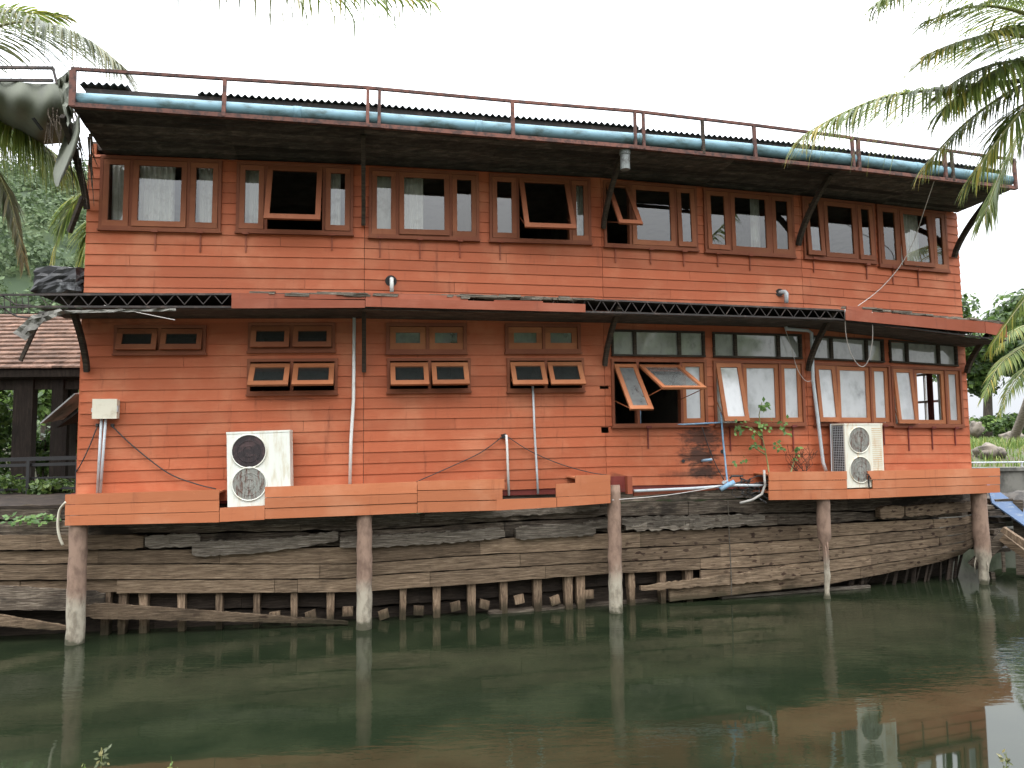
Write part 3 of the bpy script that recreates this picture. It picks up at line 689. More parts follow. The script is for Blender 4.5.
# ---- curved braces
def brace(s, zb, zt, reach, wd=.07, ht=.10, bow=.10, mat='brace', n=9):
    mb = MB(); pts = []
    for k in range(n + 1):
        t = k / n; o = .04 + reach * t ** 1.2 ; z = zb + (zt - zb) * (t ** .92) ; o -= bow * math.sin(math.pi * t) * .4
        pts.append((o, z))
    e = W.normal(s)[1] * wd / 2; q = []
    for k, (o, z) in enumerate(pts):
        a = pts[min(k + 1, n)]; b = pts[max(k - 1, 0)]; dx, dz = a[0] - b[0], a[1] - b[1]; l = math.hypot(dx, dz); nx, nz = dz / l * ht / 2, -dx / l * ht / 2
        q.append((W.pos(s, z + nz, o + nx), W.pos(s, z - nz, max(o - nx, .004))))
    r = random.random()
    for (f0, b0), (f1, b1) in zip(q, q[1:]):
        mb.hexa([f0 - e, f0 + e, b0 + e, b0 - e, f1 - e, f1 + e, b1 + e, b1 - e], r)
    mb.build('eave_brace', M[mat], house)
for u, v in ((88, 210), (363.5, 226), (602.5, 229), (797, 246), (952.5, 258)):
    s_, z = W.sz(u, v); brace(s_, z, soff(s_) + (eave(s_) - soff(s_)) * .78, 1.0)
for u, v in ((88, 372), (364, 372), (604, 366), (807, 371), (965, 373)):
    s_, z = W.sz(u, v); brace(s_, z, upper_lo(s_) - .24, .78)

# ---- awning between the storeys: lattice girder, red fascia boards, sheet above, torn lining below
AO = .95
trT = lin_px([(0, 294.5), (80, 294), (230, 293), (365, 293.5), (585, 299), (700, 304), (840, 310), (1005, 327)], AO)
trB = lin_px([(0, 307), (80, 305.5), (230, 303.5), (365, 307), (585, 311.5), (700, 314.5), (840, 319), (1005, 340)], AO)
mb = MB()
def girder(sa, sb, pitch=.135):
    bs = W.breaks(sa, sb)
    for a, b in zip(bs, bs[1:]):
        for zf in (trT, trB): mb.bar(W.pos(a, zf(a), AO - .03), W.pos(b, zf(b), AO - .03), .03, .03)
    n = int((sb - sa) / pitch); st = (sb - sa) / n
    for k in range(n):
        a, b = sa + k * st, sa + (k + 1) * st; za, zb_ = (trB, trT) if k % 2 else (trT, trB)
        mb.bar(W.pos(a, za(a), AO - .03), W.pos(b, zb_(b), AO - .03), .011, .011)
sG0, sG1 = sU(38, 300, AO), sU(1007, 333, AO)
girder(sG0, sG1)
sGL = sU(-30, 300, AO)
for zf in (trT, trB): mb.bar(W.pos(sGL, zf(sGL), AO - .03), W.pos(sG0, zf(sG0), AO - .03), .028, .028)
mb.tube([W.pos(sU(u, v, AO), W.sz(u, v, AO)[1], AO - .05) for u, v in ((-20, 298), (-4, 303), (6, 311), (16, 316), (30, 317.5), (44, 313))], .014, 6)
mb.tube([W.pos(sU(u, v, AO), W.sz(u, v, AO)[1], AO - .05) for u, v in ((-20, 288), (2, 296), (14, 304), (30, 305))], .012, 6)
for u in (4, 10, 16, 22, 28): mb.tube([at_y(u, 297, 11.2), at_y(u + 1, 314, 11.2)], .007, 5)
mb.build('lattice_girder', M['darksteel'], house)
mb = MB()
bs = W.breaks(S0 - .25, sG1)
cl = lambda s: min(max(s, S0), S1)
for a, b in zip(bs, bs[1:]):
    mb.hexa([W.pos(a, trT(a) - .012, AO - .05), W.pos(b, trT(b) - .012, AO - .05), W.pos(b, trT(b) - .012, -.0), W.pos(a, trT(a) - .012, -.0),
             W.pos(a, trT(a) + .004, AO - .05), W.pos(b, trT(b) + .004, AO - .05), W.pos(b, trT(b) + .004, .0), W.pos(a, trT(a) + .004, .0)])
    mb.hexa([W.pos(a, trB(a) - .03, AO - .06), W.pos(b, trB(b) - .03, AO - .06), W.pos(b, trB(b) - .03, .0), W.pos(a, trB(a) - .03, .0),
             W.pos(a, trB(a) - .018, AO - .06), W.pos(b, trB(b) - .018, AO - .06), W.pos(b, trB(b) - .018, .0), W.pos(a, trB(a) - .018, .0)])
mb.build('awning_deck', M['soffit'], house)
# fascia boards (top strip, lower strip), some broken short
def board(uv, off, th=.025, mat='fascia', name='fascia_board', mb=None, rag=0.0, parent=None):
    """uv: (u0, vtop0, vbot0, u1, vtop1, vbot1) on a plane 'off' in front of the wall"""
    u0, a0, b0, u1, a1, b1 = uv; own = mb is None; mb = mb or MB()
    s0, s1 = sU(u0, (a0 + b0) / 2, off), sU(u1, (a1 + b1) / 2, off)
    fhex(mb, W, s0, s1, (W.zv(s0, b0, off), W.zv(s1, b1, off)), (W.zv(s0, a0, off), W.zv(s1, a1, off)), off - th, off)
    if own: mb.build(name, M[mat], parent or house)
for q, o in (((231.5, 298, 308.3, 365, 300.3, 307.7), .99), ((231.5, 292.7, 298.2, 365, 295.3, 299.2), .972), ((365.5, 297.5, 306.5, 585.5, 304, 312.2), 1.0), ((366, 293, 297.7, 468, 296, 301), .98),
             ((494, 300, 302.5, 543, 301, 303.2), .985), ((846, 309.5, 320, 985, 321.5, 333.3), .99), ((847, 305.8, 309.3, 872, 308.3, 312.3), .985), ((985.5, 321.5, 333, 1007, 325, 337.5), .985)):
    board(q, o)
# crumbled cement and debris on top of the fascia
mb = MB(); rg = random.Random(3)
for k in range(150):
    u = rg.uniform(238, 585) if k < 105 else rg.uniform(840, 1000); v = (292.5 + (u - 238) * .018) if u < 600 else 306 + (u - 840) * .102
    if 236 < u < 330 and rg.random() < .4: continue
    s_ = sU(u, v, .93); z = W.zv(s_, v + rg.uniform(-.5, 1.6), .93); l = rg.uniform(.04, .22)
    mb.box(W.pos(s_, z, .93 + rg.uniform(-.05, .04)), W.normal(s_)[1] * l, W.normal(s_)[0] * .03 + Vector((0, 0, rg.uniform(-.008, .008))), Vector((rg.uniform(-.012, .012), 0, rg.uniform(.009, .024))))
tag(mb.build('crumbled_capping', M['hullpale'], house), kind='stuff')

# ---- skirt boards and ledge
SO = .50
SK = [(65, 494.6, 504.6, 219, 489.5, 499.8), (65, 505.2, 515.4, 219, 500.4, 511.4), (65, 516, 525.6, 219, 512, 522.3),
      (219.6, 508, 522, 264.5, 505.6, 519.6), (264.8, 487, 497.4, 417, 481.6, 493.2), (264.8, 498, 508.2, 417, 493.8, 502.6), (264.8, 508.8, 519, 417, 503.4, 512.8),
      (417.5, 481, 490.2, 504.5, 479.0, 488.6), (417.5, 491, 501.5, 502.5, 489.2, 499.6), (417.5, 502.2, 512.7, 498, 500.6, 510.4),
      (497, 499.4, 510.6, 556.5, 497.6, 507.2), (556, 484.2, 496.8, 610.5, 480.6, 494.4), (557, 497.2, 507, 610.5, 495, 503), (575.5, 475.5, 484, 610.5, 474.6, 480.2),
      (769, 472, 480.6, 847, 471.2, 479.6), (769, 481.2, 490, 847, 480.2, 488.8), (769, 490.6, 500, 847, 489.2, 499), (847.2, 489.3, 499, 869, 488.8, 498.4),
      (873, 480.2, 488.4, 1000, 476.4, 484.2), (869.4, 489, 498.2, 1000, 484.8, 492.4), (868, 471, 479.6, 1000, 468, 475.8)]
rg = random.Random(5)
for q in SK: board(q, SO + rg.uniform(-.004, .006), .024, 'skirt', 'skirt_board')
mb = MB()
for u0, v0, u1, v1 in ((65, 496.5, 505, 481), (575, 477, 611, 476), (769, 473.6, 1000, 469.8)):
    s0, s1 = sU(u0, v0, SO), sU(u1, v1, SO); z0, z1 = W.zv(s0, v0, SO), W.zv(s1, v1, SO); cutl = [(s0, z0), (s1, z1)]
    gap = [(218.5, 293), (846, 886)]
    seg_ = [(s0, s1)]
    for ga, gb in gap:
        a, b = sU(ga, 500, SO), sU(gb, 500, SO); ns = []
        for x, y in seg_:
            if a >= y or b <= x: ns.append((x, y))
            else: ns += [(x, a), (b, y)]
        seg_ = ns
    zl = lambda s: z0 + (z1 - z0) * (s - s0) / (s1 - s0)
    mb = MB()
    for x, y in seg_: fhex(mb, W, x, y, (zl(x) - .03, zl(y) - .03), (zl(x) - .006, zl(y) - .006), -.04, SO - .03)
    fhex(mb, W, s0, s1, (zl(s0) - .36, zl(s1) - .36), (zl(s0) - .33, zl(s1) - .33), -.04, SO - .03)
    mb.build('ledge', M['skirt'], house)
mb = MB()
sL, sRr = sU(70, 505, 0), sU(990, 480, 0)
fhex(mb, W, sL, sRr, (lower_lo(S0) - .02, lower_lo(S1) - .02), (lower_lo(S0) + .2, lower_lo(S1) + .2), -.10, -.022)
mb.build('sill_beam', M['darkred'], house)
for u0, u1, v0, v1, o in ((611, 632, 477, 491, .30), (632.5, 634.5, 476, 491, .34)):
    pass
mb = MB(); s_ = sU(630, 484, .42); fhex(mb, W, s_ - .045, s_ + .045, W.zv(s_, 494, .42), W.zv(s_, 476, .42), .30, .42); mb.build('beam_end', M['fascia'], house)
board((611, 476.5, 489, 627, 476, 488.5), .30, .03, 'darkred', 'beam_end')
board((634, 491.5, 496, 716, 486, 490), .30, .05, 'fascia', 'ledge_rail')

# ---- posts under the house
for (ub, vb, vt, rad, er) in ((75, 642, 523, .128, 0), (364, 629.5, 513, .122, 0), (616, 611, 492, .118, 0), (827, 597.5, 496, .122, 1), (983.5, 580, 490, .145, 2)):
    b = at_z(ub, vb); s_ = W.sz(*proj(b), .34)[0]; b = W.pos(s_, 0, .34); zt = W.zv(s_, vt, .34) + .12; b.z = 0
    mb = MB(); n = 22; pts = []; rr = []; rg = random.Random(int(ub))
    for k in range(n + 1):
        z = -1.2 + (zt + 1.2) * k / n; q = rad * (1 + rg.uniform(-.025, .025)) * (1 + .04 * (1 - k / n))
        if er == 1 and z < 1.0: q = rad * (.42 + rg.uniform(-.08, .08)) if z > .08 else rad * .6
        if er == 2 and z < .55: q = rad * (.62 + rg.uniform(-.1, .1))
        pts.append(b + Vector((rg.uniform(-.008, .008) + (.02 * math.sin(z * 3) if er and z < 1 else 0), 0, z))); rr.append(q)
    mb.tube(pts, rr, 18)
    if er:
        for k in range(4):
            a = rg.uniform(0, 6.3); x = Vector((math.cos(a), math.sin(a), 0)) * rad * .7; zt_ = (1.0 if er == 1 else .55) + rg.uniform(-.05, .1)
            mb.tube([b + x * (1 + .3 * math.sin(j)) + Vector((rg.uniform(-.02, .02), 0, zt_ - j * rg.uniform(.15, .24))) for j in range(3)], [.014, .010, .004], 5)
    mb.build('post', M['post'], house, smooth=True)

# ------------------------------------------------------------------ the old boat hull under the house
HO = -.02
hd0 = (W.p[1] - W.p[0]).normalized(); h_l = W.p[0] - hd0 * 4.5
e3 = W.p[4]; d3 = W.d[3]
def turn(d, a): c, s = math.cos(a), math.sin(a); return Vector((d.x * c - d.y * s, d.x * s + d.y * c))
hA = e3 - d3 * .9; hB = hA + turn(d3, R(8)) * .8; hC = hB + turn(d3, R(24)) * .7; hD = hC + turn(d3, R(48)) * 1.6
HP = Plan([h_l, W.p[1], W.p[2], W.p[3], hA, hB, hC, hD])
hull = thing('boat_hull', (-1, 12.6, 0), 'weathered grey brown boat hull with missing lower planks, in the water below the house', 'boat hull')
HU = [-60, 100, 230, 345, 365, 480, 611, 660, 700, 760, 830, 905, 978]
def row(vals): return lin_px(list(zip(HU, vals)), HO, HP)
rows = [row([505, 503, 500, 497, 497, 492, 486, 484, 483, 482, 480, 478, 476]),
        row([522, 520, 518, 515, 515, 509, 503, 501, 500, 499, 497, 495, 493]),
        row([536, 535.5, 533, 531, 531, 523, 517, 515.5, 515, 514, 512, 511, 510]),
        row([551, 550, 549, 547, 546, 539, 533, 530.5, 529, 527, 524, 520, 516]),
        row([565, 564, 564, 564, 563, 555, 549, 547, 545, 542, 537, 531, 523]),
        row([581, 580, 579.5, 579, 576, 569, 562, 560, 558, 555, 549.5, 541, 531]),
        row([594, 594, 593.5, 593, 592, 584, 574, 572, 570, 567, 560, 550.5, 538]),
        row([612, 610, 609, 608, 608, 603, 592, 589, 586, 580, 572, 560, 544]),
        row([640, 638, 636, 634, 634, 625, 606, 603, 599, 592.5, 585, 571, 549])]
su = lambda u: HP.sz(u, 545, HO)[0]
rg = random.Random(11)
def hull_strip(mb, ra, rb, u0, u1, o=0.0, th=.06, gap=.009, wob=.014, joints=(), step=.22, inn=None):
    """one strake between two row lines, cut at joints, with uneven worn edges; inn(s) leans it inwards"""
    cuts = [su(u0)] + [su(j) for j in joints] + [su(u1)]
    for a, b in zip(cuts, cuts[1:]):
        r = rg.random(); do = rg.uniform(-.008, .01); n = max(2, int((b - a) / step)); ss = [a + .003 + (b - a - .006) * k / n for k in range(n + 1)]
        ss = sorted(ss + [q for q in HP.S[1:-1] if a < q < b])
        ph = rg.uniform(0, 9)
        jt = [(gap + max(0, rg.gauss(0, wob)), gap + max(0, rg.gauss(0, wob)), rg.uniform(-.004, .004)) for _ in ss]
        for (s0, j0), (s1, j1) in zip(zip(ss, jt), zip(ss[1:], jt[1:])):
            P = lambda s, z, d: HP.pos(s, z, HO + d)
            O = lambda s, w_, j: o + do + j[2] - (inn(s) * w_ if inn else 0)
            mb.hexa([P(s0, rb(s0) + j0[1], O(s0, 1, j0)), P(s1, rb(s1) + j1[1], O(s1, 1, j1)), P(s1, rb(s1) + j1[1], O(s1, 1, j1) - th), P(s0, rb(s0) + j0[1], O(s0, 1, j0) - th),
                     P(s0, ra(s0) - j0[0], O(s0, 0, j0)), P(s1, ra(s1) - j1[0], O(s1, 0, j1)), P(s1, ra(s1) - j1[0], O(s1, 0, j1) - th), P(s0, ra(s0) - j0[0], O(s0, 0, j0) - th)], r)
mb = MB()
hull_strip(mb, rows[0], rows[1], -60, 978, -.05, joints=(120, 250, 410, 560, 700, 800, 890), wob=.02)
hull_strip(mb, rows[1], rows[2], -60, 978, -.03, joints=(60, 300, 520, 690, 850), wob=.02)
hull_strip(mb, rows[2], rows[3], -60, 978, -.06, joints=(145, 340, 505, 650, 780, 900), wob=.02)
mb.build('upper_planking', M['hulldark'], hull)
mb = MB()
hull_strip(mb, rows[3], rows[4], -60, 978, 0, joints=(98, 220, 362, 480, 640, 800, 935), wob=.006)
hull_strip(mb, rows[4], rows[5], -60, 978, .004, joints=(86, 320, 520, 720, 870), wob=.005)
hull_strip(mb, rows[5], rows[6], 118, 978, -.004, joints=(275, 298, 430, 545, 700, 760, 838, 940), wob=.006)
hull_strip(mb, rows[6], rows[7], 700, 978, .004, joints=(775, 870), wob=.006)
hull_strip(mb, rows[7], rows[8], 668, 978, .0, joints=(780, 860), wob=.008, inn=lambda s: .10 * max(0, (s - su(760)) / (su(978) - su(760))))
hull_strip(mb, rows[5], rows[6], -60, 117, -.05, joints=(20,), wob=.012)
mb.build('lower_planking', M['hull'], hull)
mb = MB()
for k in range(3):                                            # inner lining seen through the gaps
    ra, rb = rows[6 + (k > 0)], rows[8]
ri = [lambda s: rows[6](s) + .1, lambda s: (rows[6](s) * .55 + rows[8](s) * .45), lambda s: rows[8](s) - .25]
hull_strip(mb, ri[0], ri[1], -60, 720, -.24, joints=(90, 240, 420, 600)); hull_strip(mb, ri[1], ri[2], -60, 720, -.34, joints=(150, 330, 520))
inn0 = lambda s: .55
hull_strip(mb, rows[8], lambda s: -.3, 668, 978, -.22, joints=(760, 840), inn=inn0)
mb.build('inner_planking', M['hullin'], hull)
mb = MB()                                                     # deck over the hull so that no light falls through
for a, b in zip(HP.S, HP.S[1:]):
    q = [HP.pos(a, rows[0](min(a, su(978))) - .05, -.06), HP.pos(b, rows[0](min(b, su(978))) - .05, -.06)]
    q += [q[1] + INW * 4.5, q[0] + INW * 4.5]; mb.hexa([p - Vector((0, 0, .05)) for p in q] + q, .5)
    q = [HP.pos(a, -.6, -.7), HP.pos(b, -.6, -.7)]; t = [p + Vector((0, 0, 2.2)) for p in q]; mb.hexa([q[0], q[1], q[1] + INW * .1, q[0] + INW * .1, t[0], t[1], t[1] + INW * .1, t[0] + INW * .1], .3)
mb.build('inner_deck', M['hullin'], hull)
# ribs standing in the gap
for u in (106, 123, 143, 181, 219, 257, 294, 331, 404, 437, 472, 504, 538, 569, 581, 632, 664, 690):
    s_ = su(u); mb = MB(); wd = rg.uniform(.055, .085); P = lambda s, z, d: HP.pos(s, z, HO + d); zt = rows[5](s_) - .05; zb = -.35; lean = rg.uniform(-.03, .03); q = []
    n = 5
    for k in range(n):
        z0 = zb + (zt - zb) * k / n; z1 = zb + (zt - zb) * (k + 1) / n; w0 = wd * (1 - .25 * (1 - k / n)) + rg.uniform(-.008, .008); w1 = wd * (1 - .25 * (1 - (k + 1) / n))
        x0 = s_ + lean * (1 - k / n); x1 = s_ + lean * (1 - (k + 1) / n)
        mb.hexa([P(x0 - w0, z0, -.065), P(x0 + w0, z0, -.065), P(x0 + w0, z0, -.22), P(x0 - w0, z0, -.22), P(x1 - w1, z1, -.065), P(x1 + w1, z1, -.065), P(x1 + w1, z1, -.22), P(x1 - w1, z1, -.22)], (u * .37) % 1)
    mb.build('rib', M['rib'], hull)
mb = MB()
u = 850.0
while u < 980:
    u += rg.uniform(3, 11); s_ = su(u); zt = rows[8](s_) + .05; lw = rg.uniform(-.2, .12)
    mb.bar(HP.pos(s_, zt, HO - .15), HP.pos(s_ + rg.uniform(-.10, .05), lw, HO - rg.uniform(.2, .35)), rg.uniform(.03, .09), rg.uniform(.03, .07), rg.random())
mb.build('bow_frames', M['hullin'], hull)
# broken blocks in the gap
for u, v, a in ((275, 616, .1), (311, 615, .3), (348, 611, .0), (384, 614, .3), (419, 610, -.1), (456, 606, .2), (485, 604, -.3), (520, 599, .2), (556, 600, .3), (590, 594, 0)):
    mb = MB(); s_ = su(u); z = HP.zv(s_, v, HO - .15); n, d = W.normal(min(max(s_ - 4.5, 0), S1)); c = math.cos(a); s2 = math.sin(a)
    mb.box(HP.pos(s_, z, HO - .13), d * .085 * c + Vector((0, 0, .085 * s2)), n * .04, Vector((0, 0, .075 * c)) - d * .05 * s2, rg.random())
    mb.build('broken_filler', M['rib'], hull)
# split pale rubbing strake, in broken lengths with ragged edges
mb = MB()
def ragged(u0, va0, vb0, u1, va1, vb1, o, th, rag, mid=None):
    s0, s1 = HP.sz(u0, (va0 + vb0) / 2, o)[0], HP.sz(u1, (va1 + vb1) / 2, o)[0]; n = max(3, int((s1 - s0) / .07)); r = rg.random(); pr = None
    for k in range(n + 1):
        t = k / n; s = s0 + (s1 - s0) * t; end = min(1, .72 + 5 * min(t, 1 - t) + rg.uniform(-.15, .15)); m_ = (va0 + vb0) / 2 + ((va1 + vb1) / 2 - (va0 + vb0) / 2) * t; hf = ((vb0 - va0) + ((vb1 - va1) - (vb0 - va0)) * t) / 2 * end
        sag = (mid or 0) * math.sin(math.pi * t)
        zt = HP.zv(s, m_ - hf + sag + rg.uniform(-rag, rag), o); zb = HP.zv(s, m_ + hf + sag + rg.uniform(-rag, rag), o); dd = rg.uniform(-.012, .012)
        if pr: mb.hexa([HP.pos(pr[0], pr[2], o + pr[3]), HP.pos(s, zb, o + dd), HP.pos(s, zb, o - th), HP.pos(pr[0], pr[2], o - th), HP.pos(pr[0], pr[1], o + pr[3]), HP.pos(s, zt, o + dd), HP.pos(s, zt, o - th), HP.pos(pr[0], pr[1], o - th)], r)
        pr = (s, zt, zb, dd)
for q in ((145, 535, 548, 200, 534, 546, .05, .1, 1.0), (192, 541, 557, 338, 531, 541, .07, .1, .8, 3), (340, 536, 549, 505, 528, 538, .07, .11, 1.2, 1), (516, 527, 540, 596, 524, 535, .07, .11, 1.0), (585, 522, 530, 612, 520, 528, .05, .1, 1.2),
          (622, 517, 526, 700, 515, 524, .06, .1, 1.6, 1), (626, 524, 530, 760, 516, 524, .05, .09, 1.4, 2), (690, 518, 528, 765, 514, 524, .07, .1, 1.2),
          (98, 518, 527, 345, 516, 524, .0, .06, .8), (362, 513, 525, 420, 514, 524, .01, .07, 1), (425, 512, 521, 600, 504, 511, .01, .07, 1)):
    mb = MB(); ragged(*q); mb.build('rubbing_strake', M['hullpale'], hull)
mb = MB()
for q in ((880, 507, 519, 904, 505, 517, .09, .12, 1.2), (906, 506, 517, 972, 501, 511, .09, .12, .8), (-40, 536, 550, 143, 535, 549, .06, .09, .5)):
    mb = MB(); ragged(*q); mb.build('bow_rail', M['hull'], hull)
mb = MB(); s_ = sU(988, 510, 0)
for k in range(9):
    c = at_y(988 + rg.uniform(-6, 5), 500 + k * 6, 16.1 + rg.uniform(-.15, .3)); mb.box(c, (rg.uniform(.18, .3), .1, 0), (-.1, .3, 0), (0, 0, .045))
mb.build('stem_timbers', M['hulldark'], hull)

# planks that have come off and lean in the water: things of their own
def loose(name, uv, o, th, mat, label, cat, rag=.4, group=None):
    global mb
    mb = MB(); ragged(*uv, o, th, rag); s_ = HP.sz(uv[0], uv[2], o)[0]
    return tag(mb.build(name, M[mat], None, loc=HP.pos(s_, 0, o)), label, cat, group)
loose('fallen_plank', (84, 602.5, 618.5, 348, 621.5, 624.5), .10, .07, 'hull', 'long grey plank fallen from the hull, sloping into the water between the left posts', 'plank')
loose('fallen_plank', (-60, 583, 609, 104, 592, 611), .06, .07, 'hulldark', 'wide dark plank coming loose at the far left end of the hull', 'plank')
loose('fallen_plank', (-60, 606, 622, 66, 626, 631), .12, .07, 'hull', 'lowest plank at the left, dipping into the water left of the first post', 'plank')
loose('fallen_plank', (641, 586, 591.5, 800, 565.5, 578), .07, .07, 'hull', 'pale splintered plank hanging across the gap right of the third post', 'plank', .8)
mb = MB(); a, b = at_z(488, 612.5, .02), at_z(660, 599, .02); mb.bar(a, b, .16, .06); tag(mb.build('floating_timber', M['hulldark'], None, loc=a), 'thin timber lying along the water line beside the third post', 'timber')
mb = MB(); a, b = at_z(720, 597, .03), at_z(868, 586, .03); mb.bar(a, b, .14, .05); tag(mb.build('floating_timber', M['hullpale'], None, loc=a), 'pale timber floating along the water line under the curved bow planks', 'timber')
mb = MB(); a, b = at_z(578, 628, -.02), at_z(700, 627, -.05); mb.bar(a, b, .35, .04); tag(mb.build('sunken_board', M['cream'], None, loc=a), 'yellowish board just under the water beside the third post', 'board')

# ------------------------------------------------------------------ fittings on the front
def wp(u, v, off): s, z = W.sz(u, v, off); return W.pos(s, z, off)
def air_con(c0, wd, ht, dp, label, mat, fans, yaw=0.0, coil=False, panel=None, tilt=0.0):
    """c0: lower left front corner; built in its own axes"""
    n, d = W.normal(sU(*proj(c0)))
    cy, sy = math.cos(yaw), math.sin(yaw); X = (d * cy - n * sy); N = (n * cy + d * sy); Z = Vector((0, 0, 1)); X = (X + Z * tilt).normalized(); Z = (Z - X * Z.dot(X)).normalized()
    t = thing('air_conditioner', c0, label, 'air conditioner', 'outdoor air conditioners on the ledge')
    P = lambda x, y, z: c0 + X * x + Z * y + N * z
    def bx(mb, x0, x1, y0, y1, z0, z1, r=.5): mb.hexa([P(x0, y0, z1), P(x1, y0, z1), P(x1, y0, z0), P(x0, y0, z0), P(x0, y1, z1), P(x1, y1, z1), P(x1, y1, z0), P(x0, y1, z0)], r)
    mb = MB(); bx(mb, 0, wd, 0, ht, -.03, 0); bx(mb, -.006, wd + .006, ht - .02, ht + .012, -dp, .006); bx(mb, wd - .02, wd - .002, .0, ht - .02, -dp, -.03)
    if not coil: bx(mb, 0.002, .02, 0, ht - .02, -dp, -.03)
    else: bx(mb, 0.0, .03, 0, ht - .02, -dp, -dp + .03)
    bx(mb, 0, wd, 0, ht - .02, -dp, -dp + .02); bx(mb, 0, wd, -.02, 0.0, -dp, -.0); mb.build('body', M[mat], t)
    if coil:
        mb = MB(); bx(mb, .012, .02, .03, ht - .03, -dp + .03, -.03); mb.build('coil', M['black'], t); mb = MB()
        for k in range(24): y = .05 + (ht - .1) * k / 23; bx(mb, -.004, .004, y - .004, y + .004, -dp + .03, -.03)
        for k in range(7): z = -dp + .04 + (dp - .08) * k / 6; bx(mb, -.008, -.004, .03, ht - .04, z - .004, z + .004)
        mb.build('coil_guard', M['greypipe'], t)
    for fx, fy, fr, fm in fans:
        mb = MB(); mb.disc(P(fx, fy, .004), X, Z, fr, 36, .004); f = mb.build('fan', M[fm], t)
        mb = MB(); ring = [P(fx + math.cos(a) * fr, fy + math.sin(a) * fr, .008) for a in [2 * math.pi * k / 40 for k in range(41)]]; mb.tube(ring, .012, 6)
        mb.build('fan_rim', M[mat], f)
        mb = MB()
        for k in range(-8, 9):
            x = k / 9 * fr; h = math.sqrt(fr * fr - x * x) - .01; mb.bar(P(fx + x, fy - h, .010), P(fx + x, fy + h, .010), .006, .006)
        for q in (.33, .66): mb.tube([P(fx + math.cos(a) * fr * q, fy + math.sin(a) * fr * q, .012) for a in [2 * math.pi * k / 30 for k in range(31)]], .004, 4)
        mb.build('grille', M['fan_dark' if fm == 'fan_dark' else 'grille'], f)
        if fm != 'fan_dark':
            mb = MB()
            mb.disc(P(fx, fy, .009), X, Z, fr * .22, 16, .003); mb.build('hub', M['fan_grey'], f)
    if panel:
        mb = MB()
        for k in range(26): y = ht * .08 + (ht * .84) * k / 25; bx(mb, panel[0], panel[1], y, y + .011, .0, .004, .3)
        mb.build('louvre', M['louvre'], t)
    return t
AO1 = .462
c0 = wp(227.5, 506, AO1); c1 = wp(290.5, 504, AO1); ctop = wp(225, 433, AO1)
hA_ = (ctop - c0).length; wA = (wp(288, 440, AO1) - wp(225, 440, AO1)).length
air_con(c0, wA, hA_, .36, 'white air conditioner with one dark and one rusty fan, on the ledge at the left', 'whitemetal',
        [(.335, hA_ - .305, .265, 'fan_dark'), (.335, .33, .262, 'fan_grey')], tilt=.03)
c0 = wp(847, 487, .46); hA_ = (wp(844, 424, .46) - c0).length
air_con(c0, .90, hA_, .36, 'stained white air conditioner with two grey fans on the ledge at the right', 'whitemetal2',
        [(.33, hA_ - .31, .25, 'fan_grey'), (.33, .32, .25, 'fan_grey')], yaw=R(0), coil=True, panel=(.64, .86))
mb = MB(); mb.tube([wp(830.5, 424, .1), wp(832, 480, .2)], .012, 6); tag(mb.build('steel_rod', M['greypipe'], None, loc=wp(832, 480, .2)), 'thin upright steel rod at the left of the louvred air conditioner', 'rod')
mb = MB(); a = wp(871, 487, .48); mb.tube([wp(866.5, 474, .53), wp(868.5, 474.5, .53), wp(871, 479, .53)], .012, 6); mb.tube([wp(868.5, 476, .52), wp(869, 487, .50)], .016, 6)
tag(mb.build('bracket', M['black'], None, loc=a), 'small bent black bracket at the right foot of the louvred air conditioner', 'bracket')

# cable box with two conduits
b0 = wp(93, 418.5, .14); mt = thing('cable_box', b0, 'square cream cable box on two grey conduits near the left corner of the house', 'cable box')
mb = MB(); s0, s1 = sU(93, 410, .14), sU(116.5, 410, .14); z0, z1 = W.zv(s0, 418.3, .14), W.zv(s0, 399.5, .14)
fhex(mb, W, s0, s1, z0, z1, .0, .13); mb.build('body', M['cream'], mt); mb = MB(); fhex(mb, W, s0 - .008, s1 + .008, z0 - .008, z1 + .008, .13, .155); mb.build('lid', M['cream'], mt)
mb = MB(); fhex(mb, W, s0 - .02, s0 - .008, z0 + .1, z0 + .16, .10, .15); fhex(mb, W, s1 + .008, s1 + .02, z0 + .1, z0 + .2, .10, .15); mb.build('clip', M['greypipe'], mt)
for u0, u1 in ((101.5, 97.3), (105.8, 100.3)):
    mb = MB(); mb.tube([wp(u0, 418, .07), wp(u1, 493, .10)], .021, 10); mb.build('conduit', M['greypipe'], mt, smooth=True)
mb = MB()
for u in (97.5, 112.5): mb.tube([wp(u, 424, .02), wp(u, 426.5, .03)], .03, 8)
mb.build('clamp', M['darksteel'], mt)

def pipe(name, pts, rad, mat, label, cat='pipe', n=10, group=None, smooth=True):
    q = [wp(*p) for p in pts]; mb = MB(); mb.tube(q, rad, n)
    lo = min(q, key=lambda p: p.z)
    return tag(mb.build(name, M[mat], None, smooth=smooth, loc=lo), label, cat, group)
def hang(name, pts, rad, mat, label, cat='cable', sub=5):
    """a slack line through the given points (smoothed)"""
    P = [wp(*p) for p in pts]; out = []
    for i in range(len(P) - 1):
        a, b = P[max(i - 1, 0)], P[min(i + 2, len(P) - 1)]; p, q = P[i], P[i + 1]
        for k in range(sub):
            t = k / sub; t2, t3 = t * t, t * t * t
            out.append(p * (2 * t3 - 3 * t2 + 1) + (q - a) * .5 * (t3 - 2 * t2 + t) + q * (-2 * t3 + 3 * t2) + (b - p) * .5 * (t3 - t2))
    out.append(P[-1]); mb = MB(); mb.tube(out, rad, 5)
    return tag(mb.build(name, M[mat], None, smooth=True, loc=min(out, key=lambda p: p.z)), label, cat)
